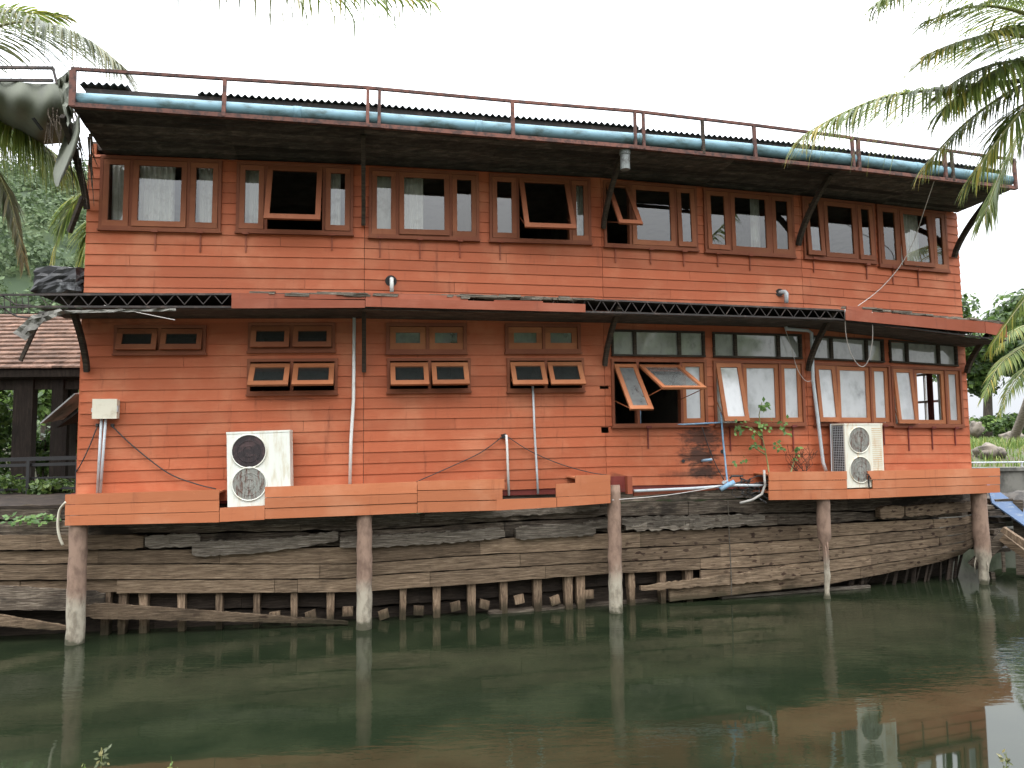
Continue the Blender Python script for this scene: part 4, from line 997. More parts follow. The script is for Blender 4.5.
hang('cable', [(112, 426, .05), (134, 447, .05), (168, 473, .06), (196, 484, .06), (216, 489, .08)], .011, 'wire', 'dark cable sagging from the cream box to the left air conditioner')
hang('cable', [(97, 427, .05), (90, 445, .05), (82, 462, .05), (76, 472, .0)], .010, 'wire', 'dark cable running from the cream box down round the left corner')
hang('cable', [(416, 482, .06), (448, 468, .05), (480, 453, .05), (502, 437, .05)], .009, 'wire', 'thin dark cable rising to the left side of the short white standpipe')
hang('cable', [(508, 437, .05), (530, 451, .05), (560, 464, .05), (590, 472.5, .05), (608, 475, .08)], .009, 'wire', 'thin dark cable falling to the right from the short white standpipe')
pipe('drain_pipe', [(354.3, 313, .06), (353.5, 400, .06), (351, 440, .07), (349.8, 487, .10)], .028, 'whitepipe', 'tall white drain pipe down the wall between the two stacks of hopper windows')
q = pipe('standpipe', [(503.5, 435.5, .01), (506.3, 435.5, .07), (507, 445, .08), (508.8, 495.5, .10)], .022, 'whitepipe', 'short white standpipe with a bent top between the two sagging cables')
mb = MB(); mb.tube([wp(503.6, 434, .03), wp(504.4, 438, .03)], .045, 8); mb.build('clip', M['black'], q)
pipe('water_pipe', [(532.8, 386, .08), (534.5, 430, .08), (536.8, 470, .09), (538, 494, .10)], .020, 'greypipe', 'slim grey blue pipe dropping from the hopper windows into the hole in the skirt boards')
q = pipe('vent_stub', [(391.5, 279, .0), (391.7, 279, .10), (391.7, 281, .13), (391.8, 292, .13)], .036, 'whitepipe', 'white elbow of pipe poking from the upper wall at its middle left')
mb = MB(); mb.tube([wp(391, 281, .005), wp(391, 281, .012)], .10, 14); mb.build('flange', M['black'], q)
q = pipe('vent_stub', [(779, 292, .0), (785, 291.8, .08), (786.3, 293, .10), (786.4, 303, .10)], .042, 'greypipe', 'grey elbow of pipe poking from the upper wall above the lattice at the right')
mb = MB(); mb.tube([wp(779.5, 292.5, .005), wp(779.5, 292.5, .03)], .075, 14); mb.build('flange', M['black'], q)
pipe('drain_pipe', [(785.5, 322, .10), (786.5, 329, .12), (808, 330.5, .12), (811.5, 333, .12), (813, 380, .10), (818, 420, .10), (823, 462, .13), (826, 471, .16)], .034, 'greypipe', 'grey drain pipe with an elbow, down the wall just left of the louvred air conditioner')
pipe('water_pipe', [(640, 395, -.05), (640.5, 424.3, -.02), (684, 424.4, .05), (721, 422.5, .10)], .016, 'bluepipe', 'blue pipe lying along the sill of the wide open window')
pipe('water_pipe', [(721, 412, .09), (723, 440, .09), (727, 479, .11), (728, 486, .20)], .017, 'bluepipe', 'upright blue pipe between the wide open window and the vine')
pipe('pipe_stub', [(702, 461, .0), (704, 460.5, .06), (712, 459.5, .18)], .026, 'bluepipe', 'short blue stub of pipe sticking out of the sooty boards', 'pipe stub')
pipe('water_pipe', [(634, 491, .36), (690, 488.5, .36), (722, 486.3, .36), (735, 485.3, .36), (768, 485.5, .33)], .026, 'greypipe', 'pale level pipe along the gap in the skirt boards')
q = pipe('pipe_valve', [(720.5, 489.5, .42), (727, 485.5, .43), (734, 482, .44)], .045, 'bluepipe', 'pale blue valve on the level pipe at the gap in the skirt', 'valve')
mb = MB(); mb.tube([wp(723.5, 484, .42), wp(724.5, 481, .43)], .03, 8); mb.tube([wp(722, 482.5, .42), wp(728, 480.5, .43)], .012, 6); mb.build('handle', M['greypipe'], q)
for u, v, rr in ((683.3, 461, .032), (722.5, 451.5, .038)):
    mb = MB(); mb.tube([wp(u, v, .002), wp(u, v, .014)], rr, 14); tag(mb.build('pipe_hole', M['black'], None, loc=wp(u, v, 0)), 'round dark pipe hole in the boards ' + ('left of the sooty patch' if u < 700 else 'behind the upright blue pipe'), 'pipe hole')
hang('cable', [(702, 427, .05), (708, 445, .04), (716, 465, .04), (724, 480, .1)], .009, 'wire', 'dark cable slanting down the sooty boards from the wide open window')
hang('rope', [(935.5, 177, 1.3), (926, 205, .9), (914, 240, .35), (900, 266, .12), (880, 289, .10), (858, 306, .6)], .008, 'whitewire', 'pale rope hanging from the roof rail across the last upper windows', 'rope')
hang('rope', [(845, 309, .99), (846, 335, .8), (852, 356, .6), (861, 366.5, .5), (868, 361, .6), (872.5, 340, .8), (872, 312, .99)], .008, 'whitewire', 'loop of pale rope hanging from the lower eave at the right', 'rope')
hang('cable', [(784, 326, .1), (791, 346, .08), (797, 368, .07), (806, 381, .08), (815, 379, .1)], .006, 'whitewire', 'thin pale wire looping from the ceiling to the grey drain pipe')
hang('rope', [(612, 500, .45), (660, 496, .40), (700, 490, .38), (724, 485, .40)], .007, 'whitewire', 'pale cord stretched below the level pipe from the third post', 'rope')
hang('hose', [(66, 502, .5), (60, 510, .35), (58, 524, .3), (59.5, 536, .28), (63, 545, .25)], .022, 'cream', 'yellowish hose curling down beside the left end of the skirt boards', 'hose')
hang('rope', [(728, 500, .08), (729.5, 540, .06), (731, 570, .08), (731.5, 597, .07)], .012, 'hullpale', 'frayed rope hanging down the hull below the pale blue valve', 'rope')
# loose wires bunched in the gap
mb = MB(); rg = random.Random(21); lo = None
for k in range(16):
    u, v = rg.uniform(728, 760), rg.uniform(478, 492); pts = []
    for j in range(7):
        pts.append(wp(u + rg.uniform(-3, 3), v, .30 + rg.uniform(-.05, .08))); u += rg.uniform(-1, 7); v += rg.uniform(-4, 5); v = min(max(v, 476), 503); u = min(u, 767)
    mb.tube(pts, rg.choice((.008, .012, .018)), 5)
tag(mb.build('cable_bundle', M['wire'], None, loc=wp(745, 490, .3)), 'tangle of loose cables hanging in the gap left of the right skirt boards', 'cables')
mb = MB(); mb.tube([wp(764, 470, .42), wp(765, 485, .42), wp(762, 494, .40), (wp(752, 500, .38)), wp(740, 503, .36)], .024, 7); 
tag(mb.build('drain_hose', M['hose'], None, smooth=True, loc=wp(752, 500, .38)), 'pale corrugated hose bending under the left end of the right skirt boards', 'hose')

# soot patches: thin uneven stains on the boards belong to the paint -> separate dark plates of moss
def leaf_quad(mb, c, L, wd, nrm, dr, r):
    s = dr.cross(nrm).normalized(); a = c; m_ = c + dr * L * .5; e = c + dr * L + nrm * (-.15 * L)
    b = len(mb.v); mb.v += [tuple(a), tuple(m_ + s * wd), tuple(e), tuple(m_ - s * wd)]; mb.face([b, b + 1, b + 2, b + 3], r)
def vine(label, stems, leaves, size=.085, seed=1):
    rg = random.Random(seed); base = wp(*stems[0][0]); t = thing('vine', base, label, 'vine'); mb = MB()
    for st in stems: mb.tube([wp(*p) for p in st], [.016 * (1 - .6 * k / (len(st) - 1)) for k in range(len(st))], 6)
    mb.build('stem', M['rachis'], t); mb = MB()
    n, d = W.normal(sU(760, 440))
    for u, v, cnt, spread in leaves:
        for k in range(cnt):
            c = wp(u + rg.gauss(0, spread), v + rg.gauss(0, spread), rg.uniform(.12, .32)); dr = (d * rg.uniform(-1, 1) + Vector((0, 0, rg.uniform(-1, .3))) + n * rg.uniform(0, .6)).normalized()
            nn = (n + Vector((rg.uniform(-.5, .5), 0, rg.uniform(.1, .9)))).normalized(); nn = (nn - dr * nn.dot(dr)).normalized(); leaf_quad(mb, c, size * rg.uniform(.7, 1.4), size * .38, nn, dr, rg.random())
    mb.build('foliage', M['vine'], t); return t
vine('green climbing plant with scattered leaves on the wall beside the upright blue pipe',
     [[(770, 482, .3), (768, 465, .15), (763, 440, .12), (759, 415, .14), (762, 402, .18)], [(763, 440, .12), (752, 428, .15), (738, 425, .16)], [(791, 472, .2), (795, 458, .15), (797, 448, .15)], [(766, 455, .12), (750, 445, .12)]],
     [(763, 405, 22, 3.2), (759, 427, 18, 3.5), (739, 421, 12, 3), (738, 431, 8, 2), (756, 445, 11, 2.5), (775, 441, 6, 2), (780, 447, 7, 2), (796, 450, 8, 2.2), (797, 458, 4, 1.5), (782, 423, 9, 3), (770, 424, 6, 2.5), (745, 459, 5, 2), (734, 462, 3, 1.2), (790, 434, 5, 2), (753, 433, 5, 2)], seed=4)
mb = MB(); rg = random.Random(8); nn, dd = W.normal(sU(800, 440))
for k in range(26):
    u, v = 797 + rg.uniform(-6, 10), 471; pts = [wp(u, v, .2)]
    for j in range(4): u += rg.uniform(-6, 7); v -= rg.uniform(3, 7); pts.append(wp(u, v, .12 + rg.uniform(0, .1)))
    mb.tube(pts, .004, 4)
tag(mb.build('dry_twigs', M['brace'], None, loc=wp(797, 471, .2)), 'dry leafless twigs against the wall left of the louvred air conditioner', 'twigs')

# ------------------------------------------------------------------ water, ground, far bank, hill
def struct(o): o['kind'] = 'structure'; return o
mb = MB(); mb.v = [(-2500, -60, 0), (2500, -60, 0), (2500, 5000, 0), (-2500, 5000, 0)]; mb.face([0, 1, 2, 3]); struct(mb.build('water', M['water']))
import mathutils
def nz(x, y, sc_=1.0): return mathutils.noise.noise((x * sc_, y * sc_, 3.1))
def terrain(name, fn, x0, x1, y0, y1, nx, ny, mat):
    mb = MB(); mb.grid(lambda a, b: (x0 + (x1 - x0) * a, y0 + (y1 - y0) * b, fn(x0 + (x1 - x0) * a, y0 + (y1 - y0) * b)), nx, ny); return struct(mb.build(name, M[mat], smooth=True))
def ss(a, b, x): t = min(max((x - a) / (b - a), 0), 1); return t * t * (3 - 2 * t)
near_h = lambda x, y: 1.42 + .07 * nz(x, y, .9) - 2.6 * ss(3.0, 5.2, y + .3 * nz(x, 0, .5))
terrain('near_bank', near_h, -40, 40, -40, 6.2, 100, 90, 'soil')
def far_h(x, y):
    yb = 14.2 if x < -6.3 else (18.6 if x < 8 else 21.2)
    base = -1.2 + 3.0 * ss(yb, yb + .5, y)
    base = min(base, 1.85 + .10 * nz(x, y, .35) + .06 * nz(x, y, 1.4))
    if x > 5: base += .72 * ss(21.6, 25.5, y) - 4.3 * ss(42, 54, y)          # the strip on the right falls away to the sea
    if x <= 5: base += 1.0 * ss(30, 60, y)
    return base
terrain('ground', far_h, -70, 45, 13.0, 75, 150, 140, 'soil')
def hill_h(x, y):
    d = math.hypot((x + 130) / 150, (y - 190) / 110); return -4 + 76 * max(0, 1 - d * d) ** 1.1 + 5 * nz(x, y, .03)
terrain('hill', hill_h, -330, 40, 72, 300, 60, 40, 'hill')

# ------------------------------------------------------------------ foliage makers
def rndunit(rg):
    while True:
        v = Vector((rg.uniform(-1, 1), rg.uniform(-1, 1), rg.uniform(-1, 1)))
        if .05 < v.length < 1: return v.normalized()
def leafball(mb, c, rx, rz, n, size, rg, flat=.5, shell=.35):
    for k in range(n):
        u = rndunit(rg); q = (shell + (1 - shell) * rg.random()) ; p = Vector(c) + Vector((u.x * rx * q, u.y * rx * q, u.z * rz * q))
        nn = (u + rndunit(rg) * .8 + Vector((0, 0, flat))).normalized(); d = nn.cross(rndunit(rg)).normalized(); leaf_quad(mb, p, size * rg.uniform(.6, 1.4), size * .33, nn, d, rg.random())
def tree(loc, h, cr, label, seed, size=.28, n=2600, cat='tree', group=None, lean=(0, 0), mat='treeleaf', name='tree', crown_z=None, dens=1.0):
    rg = random.Random(seed); loc = Vector(loc); t = thing(name, loc, label, cat, group); mb = MB(); top = loc + Vector((lean[0], lean[1], h * .62))
    tk = h * .028; pts = [loc + Vector((0, 0, -.3)), loc + (top - loc) * .3 + Vector((.1 * h * .1, 0, 0)), loc + (top - loc) * .65, top]; mb.tube(pts, [tk * 1.3, tk, tk * .8, tk * .55], 9)
    ends = []
    for k in range(9):
        a = k * 2.4 + rg.uniform(-.4, .4); st = loc + (top - loc) * rg.uniform(.5, 1); e = loc + Vector((lean[0] + math.cos(a) * cr * rg.uniform(.4, .95), lean[1] + math.sin(a) * cr * rg.uniform(.4, .95), h * rg.uniform(.5, .98)))
        mb.tube([st, (st + e) / 2 + Vector((0, 0, .06 * h)), e], [tk * .5, tk * .3, tk * .1], 6); ends.append(e); ends.append((st + e) / 2 + rndunit(rg) * cr * .25)
    mb.build('trunk', M['bark'], t, smooth=True); mb = MB()
    for e in ends: leafball(mb, e, cr * rg.uniform(.25, .42), cr * rg.uniform(.18, .3), int(n / len(ends)), size, rg)
    mb.build('crown', M[mat], t); return t
def bush(loc, r, h, label, seed, n=700, size=.16, mat='shrub', name='shrub', cat='shrub', group=None):
    rg = random.Random(seed); loc = Vector(loc); t = thing(name, loc, label, cat, group); mb = MB()
    for k in range(6): a = rg.uniform(0, 6.3); mb.tube([loc + Vector((0, 0, -.1)), loc + Vector((math.cos(a) * r * .3, math.sin(a) * r * .3, h * .4)), loc + Vector((math.cos(a) * r * .6, math.sin(a) * r * .6, h * .75))], [.03, .02, .008], 5)
    mb.build('stem', M['bark'], t); mb = MB()
    for k in range(7): leafball(mb, loc + Vector((rg.uniform(-.6, .6) * r, rg.uniform(-.6, .6) * r, h * rg.uniform(.3, .85))), r * .5, h * .28, n // 7, size, rg)
    mb.build('foliage', M[mat], t); return t
def frond(parent, pts, L, seed, droop=.7, mat='leaf', n=62, wd=.040, t0=.10, rad=.035, name='frond', curl=0.0):
    """pts: midrib control points in the world; leaflets of length L hang off both sides"""
    rg = random.Random(seed); P = [Vector(p) for p in pts]; c = []
    sub = 10
    for i in range(len(P) - 1):
        a, b = P[max(i - 1, 0)], P[min(i + 2, len(P) - 1)]; p, q = P[i], P[i + 1]
        for k in range(sub):
            t = k / sub; t2, t3 = t * t, t ** 3; c.append(p * (2 * t3 - 3 * t2 + 1) + (q - a) * .5 * (t3 - 2 * t2 + t) + q * (-2 * t3 + 3 * t2) + (b - p) * .5 * (t3 - t2))
    c.append(P[-1]); m_ = len(c) - 1
    mb = MB(); mb.tube(c, [rad * (1 - .88 * k / m_) for k in range(m_ + 1)], 6); fr = mb.build(name, M['rachis'], parent, smooth=True)
    mb = MB(); G = Vector((0, 0, -1))
    for k in range(n):
        t = t0 + (1 - t0) * (k + .5) / n; x = t * m_; i = min(int(x), m_ - 1); base = c[i] + (c[i + 1] - c[i]) * (x - i); tan = (c[min(i + 1, m_)] - c[max(i - 1, 0)]).normalized()
        side = tan.cross(Vector((0, 0, 1)));
        if side.length < .1: side = tan.cross(Vector((0, 1, 0)))
        side.normalize(); upv = side.cross(tan).normalized(); prof = min(1, .45 + 2.2 * (t - t0)) * (1 - .62 * max(0, t - .45) / .55)
        for sg in (-1, 1):
            if rg.random() < .05: continue
            l = L * prof * rg.uniform(.78, 1.12); d = (side * sg * (1 - .3 * t) + tan * (.55 + .6 * t) + upv * rg.uniform(-.05, .12)).normalized(); r = min(.999, rg.random() * .8 + .25 * (t > .8) * rg.random())
            p = base.copy(); w_ = wd * rg.uniform(.75, 1.2); pr = None; dr = droop * rg.uniform(.7, 1.3); nsg = 5
            for j in range(nsg + 1):
                f = j / nsg; hh = min(.96, dr * (f + .06) ** .65); dd = (d * (1 - hh) + G * hh).normalized(); wv = dd.cross(upv if abs(dd.dot(upv)) < .9 else tan)
                if wv.length < 1e-4: wv = side.copy()
                wv.normalize(); ww = w_ * (.35 + 1.6 * f if f < .4 else max(.04, 1.0 - (f - .4) / .6)) * .5
                b = len(mb.v); mb.v += [tuple(p - wv * ww), tuple(p + upv * (-.35 * ww)), tuple(p + wv * ww)]
                if pr is not None: mb.face([pr, pr + 1, b + 1, b], r); mb.face([pr + 1, pr + 2, b + 2, b + 1], r)
                pr = b; p = p + dd * l / nsg
    mb.build('leaflets', M[mat], fr); return fr
def palm(base, crown, label, seed, fronds, r0=.17, r1=.12, group='coconut palms'):
    base, crown = Vector(base), Vector(crown); t = thing('palm_tree', base, label, 'palm tree', group); mb = MB(); n = 14
    mid = (base + crown) / 2 + Vector((0, 0, -.6)); pts = []
    for k in range(n + 1): f = k / n; pts.append(base * (1 - f) ** 2 + mid * 2 * f * (1 - f) + crown * f * f)
    mb.tube(pts, [r0 * 1.3 - (r0 * 1.3 - r1) * (k / n) ** .5 for k in range(n + 1)], 12); mb.build('trunk', M['trunk'], t, smooth=True)
    for k, fd in enumerate(fronds):
        kw = dict(fd[1]) if len(fd) > 1 else {}; frond(t, fd[0], kw.pop('L', .8), seed * 31 + k, **kw)
    return t
def pxs(lst): return [at_y(u, v, y) for u, v, y in lst]

# right palm: leans in from the near bank on the right, crown just outside the frame
cr = at_y(1085, 70, 8.6)
palm((8.2, 1.5, 1.2), cr, 'coconut palm leaning in from the right, green fronds across the end of the roof railing', 5, [
    (pxs([(1085, 70, 8.6), (1010, 82, 8.3), (950, 88, 8.1), (890, 96, 8.0), (845, 112, 7.9), (808, 132, 7.8)]), dict(L=1.1, droop=.74, n=105, wd=.034)),
    (pxs([(1085, 70, 8.6), (1040, 42, 8.0), (1000, 34, 7.8), (960, 42, 7.6), (925, 55, 7.5)]), dict(L=1.0, droop=.58, n=90, wd=.034)),
    (pxs([(1085, 70, 8.6), (1050, 10, 8.0), (1000, -12, 7.6), (950, -18, 7.4), (905, -10, 7.2), (880, 0, 7.1)]), dict(L=.8, droop=.8, n=90, wd=.036)),
    (pxs([(1085, 70, 8.6), (1050, 95, 8.8), (1022, 130, 8.9), (1000, 175, 9.0), (985, 215, 9.0)]), dict(L=1.05, droop=.70, n=80, wd=.035)),
    (pxs([(1085, 70, 8.6), (1048, 60, 8.1), (1010, 66, 7.9), (975, 84, 7.8), (945, 108, 7.7)]), dict(L=1.0, droop=.72, n=80, wd=.034)),
    (pxs([(1085, 70, 8.6), (1050, 90, 8.0), (1025, 108, 7.8), (1000, 138, 7.8), (975, 172, 7.8)]), dict(L=1.0, droop=.72, n=70, wd=.034)),
    (pxs([(1085, 70, 8.6), (1040, 78, 8.3), (1000, 98, 8.3), (960, 128, 8.3), (925, 165, 8.3)]), dict(L=.85, droop=.72, n=60, wd=.034)),
    (pxs([(1085, 70, 8.6), (1045, 25, 8.0), (1005, 8, 7.7), (965, 8, 7.5), (925, 22, 7.4)]), dict(L=.85, droop=.5, n=80, wd=.034)),
    (pxs([(1085, 70, 8.6), (1045, 60, 8.2), (1008, 62, 8.0), (972, 72, 7.9), (940, 92, 7.8)]), dict(L=.9, droop=.55, n=80, wd=.034)),
    (pxs([(1085, 70, 8.6), (1140, 40, 9), (1200, 60, 9.3), (1250, 130, 9.5)]), dict(L=.8)),
    (pxs([(1085, 70, 8.6), (1100, 0, 9.4), (1110, -30, 10.4), (1115, 10, 11.4)]), dict(L=.8)),
    (pxs([(1085, 70, 8.6), (1130, 110, 8.8), (1165, 180, 8.9), (1180, 260, 9.0)]), dict(L=.8)),
])
# overhead palm: only the tips of one frond hang into the top of the picture
palm((-4.6, -1.6, 1.3), (-3.2, 5.6, 8.6), 'palm of which only yellow frond tips hang in at the top edge', 9, [
    (pxs([(30, -110, 5.6), (220, -50, 5.2), (310, -16, 5.0), (370, -6, 4.9), (430, 0, 4.8)]), dict(L=.50, droop=1.15, n=36, wd=.048)),
    (pxs([(30, -110, 5.6), (90, -80, 5.2), (180, -52, 5.0), (235, -20, 4.9), (296, -4, 4.8)]), dict(L=.66, droop=1.2, n=16, mat='leafgrey', wd=.036)),
    ([(-3.2, 5.6, 8.6), (-4.4, 4.6, 9.0), (-5.6, 3.6, 8.6), (-6.4, 3.0, 7.6)], dict(L=.8)),
    ([(-3.2, 5.6, 8.6), (-3.0, 4.0, 9.1), (-2.6, 2.4, 8.9), (-2.2, 1.2, 8.2)], dict(L=.8)),
])
# left palm behind the corner of the house
cl_ = at_y(-70, 75, 13.2)
palm(at_y(-150, 500, 14.9), cl_, 'coconut palm at the far left, grey fronds arching over the torn canvas', 13, [
    (pxs([(-70, 75, 13.2), (-20, 35, 13.0), (20, 22, 12.8), (60, 28, 12.6), (92, 42, 12.5), (118, 62, 12.4)]), dict(L=2.0, droop=.66, mat='leafgrey', n=110, wd=.042)),
    (pxs([(-70, 75, 13.2), (-30, 20, 13.4), (10, 12, 13.5), (40, 14, 13.6), (66, 16, 13.6)]), dict(L=.9, droop=.5, n=70, wd=.05)),
    (pxs([(-70, 75, 13.2), (-30, 100, 13.6), (10, 128, 13.8), (50, 150, 13.9), (84, 178, 14.0)]), dict(L=1.5, droop=.95, n=130, wd=.06)),
    (pxs([(-70, 75, 13.2), (-40, 120, 13.4), (-10, 160, 13.5), (10, 200, 13.5), (24, 262, 13.5)]), dict(L=1.0, droop=.9, mat='leafgrey', n=90, wd=.06)),
    (pxs([(-70, 75, 13.2), (-60, 120, 13.5), (-20, 125, 14.0), (30, 140, 14.4), (60, 172, 14.6)]), dict(L=1.5, droop=.95, n=120, wd=.06)),
    (pxs([(-70, 75, 13.2), (-30, 105, 12.6), (5, 122, 12.3), (35, 138, 12.2), (58, 160, 12.2)]), dict(L=1.5, droop=1.0, n=120, wd=.035)),
    (pxs([(-70, 75, 13.2), (-110, 20, 13), (-160, 20, 12.8), (-210, 70, 12.6)]), dict(L=1.0)),
    (pxs([(-70, 75, 13.2), (-100, 130, 13.4), (-120, 200, 13.4), (-130, 280, 13.4)]), dict(L=1.0)),
])
cl2 = at_y(120, 205, 19)
palm(at_y(130, 430, 19), cl2, 'young coconut palm behind the left end of the upper storey, one pale frond showing', 17, [
    (pxs([(120, 205, 19), (88, 195, 18.6), (72, 205, 18.5), (60, 228, 18.4), (52, 262, 18.3)]), dict(L=1.2, droop=.7, n=90, mat='leaf', wd=.06)),
    (pxs([(120, 205, 19), (105, 215, 18.0), (88, 240, 17.6), (76, 280, 17.5)]), dict(L=1.2, droop=.8, n=90, wd=.06)),
    (pxs([(120, 205, 19), (140, 170, 19), (170, 170, 19.2), (190, 200, 19.4)]), dict(L=1.0)),
])

# forest on the hill: one mass
rg = random.Random(77); mb = MB()
for k in range(1700):
    x, y = rg.uniform(-170, -30), rg.uniform(84, 180); z = hill_h(x, y)
    if z < 1: continue
    r = rg.uniform(1.6, 4.0); leafball(mb, (x, y, z + r * .55), r, r * .8, 48, .95, rg, .6, .75)
o = mb.build('forest', M['forest']); o['kind'] = 'stuff'

# trees added behind the camera to shade the low sky, mirrored in the panes
for i, (x, y, h_, c2) in enumerate(((-19, -15, 11, 6.5), (-8, -19, 12, 7), (3, -17, 11, 6.5), (14, -18, 12.5, 7), (25, -15, 11, 6.5))):
    tree((x, y, 1.3), h_, c2, 'tall broad tree added out of view to shade the low sky, mirrored in the windows', 160 + i, n=1900, size=1.0, group='added trees out of view')

# ------------------------------------------------------------------ left: pavilion, railing, plants, torn canvas
py = 15.6; pv0 = at_y(0, 480, py); pv = thing('pavilion', (pv0.x, py + 1.5, 1.85), 'dark timber pavilion with a brown tiled roof behind the left end of the house', 'pavilion')
ze = H + (443.5 - 369) / F * py; xl, xr = at_y(-170, 370, py).x, at_y(96, 370, py).x; zr = H + (444 - 312) / F * 18.6
mb = MB(); nrow = 14; rgp = random.Random(2)
for k in range(nrow):
    f0, f1 = k / nrow, (k + 1) / nrow; ya, yb = py - .15 + 3.3 * f0, py - .15 + 3.3 * f1; za, zb_ = ze + (zr - ze) * f0, ze + (zr - ze) * f1; x = xl + (k % 2) * .11
    while x < xr:
        x2 = min(x + .22, xr); j = rgp.uniform(-.006, .006)
        mb.hexa([(x, ya - .03, za + .01 + j), (x2 - .006, ya - .03, za + .01 + j), (x2 - .006, yb, zb_ - .005), (x, yb, zb_ - .005), (x, ya - .03, za + .045 + j), (x2 - .006, ya - .03, za + .045 + j), (x2 - .006, yb, zb_ + .012), (x, yb, zb_ + .012)], rgp.random()); x = x2
mb.build('roof', M['tile'], pv)
mb = MB(); mb.abox(xl, xr, py - .12, py - .06, ze - .17, ze - .02); mb.abox(xl, xr, py - .05, py + 3.1, ze - .20, ze - .12, .3); mb.abox(xl, xr, py + .1, py + .26, ze - .42, ze - .20); mb.build('eave_beam', M['darkwood'], pv)
for u0, u1 in ((12, 36), (50, 66), (-60, -40)):
    mb = MB(); x0, x1 = at_y(u0, 430, py + .2).x, at_y(u1, 430, py + .2).x; mb.abox(x0 + .1, x1, py + .05, py + .22, 1.2, ze - .2); mb.build('pillar', M['darkwood'], pv)
mb = MB(); mb.abox(at_y(60, 430, py + 2.4).x, at_y(72, 430, py + 2.4).x, py + 2.3, py + 2.6, 1.2, ze - .2); mb.build('pillar', M['darkwood'], pv)
mb = MB(); mb.abox(xl, xr, py + 3.05, py + 3.15, ze - .2, zr); mb.build('gable', M['darkwood'], pv)
# railing in front
ry = 14.2; rlg = thing('railing', at_y(20, 520, ry), 'black metal railing with level bars in front of the pavilion', 'railing')
rx0, rx1 = at_y(-90, 470, ry).x, at_y(82, 470, ry + .3).x
mb = MB()
for v, h_ in ((460.5, .075), (466.5, .06), (479, .035), (490, .035), (501, .035)):
    z = H + (443.5 - v) / F * ry; mb.bar((rx0, ry, z), (rx1, ry + .3, z + (.03 if v > 470 else .05)), h_, h_)
mb.build('bar', M['black'], rlg)
for u in (-40, 29, 78):
    a = at_y(u, 461, ry + .15); mb = MB(); mb.bar((a.x, ry + .15, 1.5), (a.x, ry + .15, a.z), .06, .06, up=(0, 1, 0)); mb.build('upright', M['black'], rlg)
mb = MB(); bx_ = at_y(52, 460, 19.5); mb.abox(bx_.x - 2.6, bx_.x + 1.6, 19.4, 19.55, 1.6, H + (443.5 - 448) / F * 19.5); tag(mb.build('garden_wall', M['cream'], None, loc=(bx_.x, 19.5, 1.6)), 'low pale wall behind the pavilion pillars', 'wall')
for i, (u, v, y, r, h_, lab) in enumerate(((4, 492, 14.7, .6, .6, 'low green plant at the far left behind the railing'), (44, 497, 14.6, .55, .5, 'low green plant between the two pavilion pillars'), (70, 490, 14.9, .4, .5, 'low green plant next to the corner of the house, behind the railing'),
                         (0, 430, 18.4, .9, 2.3, 'tall leafy shrub seen at the far left of the pavilion'), (44, 425, 18.8, .6, 2.0, 'leafy shrub seen between the two pavilion pillars'), (80, 420, 18.6, .5, 2.2, 'leafy shrub seen between the pavilion and the house corner'))):
    p = at_y(u, v, y); bush((p.x, y, 1.85), r, h_, lab, 40 + i, n=900 if i > 2 else 500, size=.17 if i > 2 else .12, group='shrubs around the pavilion')
for i, (x, y, h_, c2) in enumerate(((-17, 27, 6.0, 2.6), (-13.2, 30, 5.0, 2.4), (-21, 33, 7, 3), (-25, 25, 6, 3))):
    tree((x, y, 1.85), h_, c2, ['bushy tree behind the pavilion roof, at the left', 'small bushy tree between the pavilion roof and the house', 'taller tree behind the pavilion, nearer the hill', 'tree at the far left edge behind the pavilion'][i], 60 + i, n=2600, size=.3, mat='shrub', group='trees behind the pavilion')
# leafy creeper over the hull edge
rg = random.Random(31); mb = MB()
for k in range(60):
    c = HP.pos(su(rg.uniform(8, 58)), 1.83 + rg.uniform(-.02, .12), .1 + rg.uniform(-.1, .1)); leaf_quad(mb, c, .10 * rg.uniform(.6, 1.3), .035, Vector((rg.uniform(-.4, .4), -.6, .8)).normalized(), Vector((rg.uniform(-1, 1), rg.uniform(-.3, .1), rg.uniform(-.5, .2))).normalized(), rg.random())
tag(mb.build('creeper', M['vine'], None, loc=HP.pos(su(30), 1.83, .1)), 'small leafy creeper on the hull edge below the railing', 'creeper')
# leaning grey panel by the corner
mb = MB(); a, b = at_y(52, 421, 13.3), at_y(86, 392, 13.0); mb.box((a + b) / 2, (b - a) / 2, (.02, .30, .05), Vector((-.008, 0, .010))); tag(mb.build('loose_shutter', M['shuttergrey'], None, loc=a), 'grey shutter hanging open at the left corner of the house', 'shutter')
mb = MB(); a, b = at_y(66, 425, 13.3), at_y(88, 409, 13.1); mb.box((a + b) / 2, (b - a) / 2, (.02, .26, .05), Vector((-.008, 0, .010))); tag(mb.build('loose_shutter', M['darkwood'], None, loc=a), 'dark shutter below the grey one at the left corner of the house', 'shutter')
# canopy frame and torn canvas
cf = thing('canopy', at_y(0, 140, 11.2), 'torn sagging canvas canopy under a rusty frame at the upper left', 'canopy')
mb = MB(); yk = 11.0
for v0, v1 in ((66.5, 68), (79.5, 80.5)): mb.bar(at_y(-90, v0, yk), at_y(53, v1, yk), .04, .04)
mb.bar(at_y(53, 68, yk), at_y(57, 84, yk), .03, .03); mb.bar(at_y(-40, 66, yk), at_y(-40, 80, yk), .03, .03); mb.build('frame', M['darksteel'], cf)
mb = MB()
def canv(x, y, t):
    u = -80 + 140 * x + 12 * y * (x - .3); top = 82 + 2 * math.sin(x * 9); bot = 92 + 56 * (x ** .7) - 4 * math.sin(x * 14)
    v = top + (bot - top) * y; d = 11.05 + 1.3 * y - .55 * math.sin(math.pi * y) + .06 * math.sin(u * .21 + y * 3); return at_y(u, v, d) + Vector((0, t, 0))
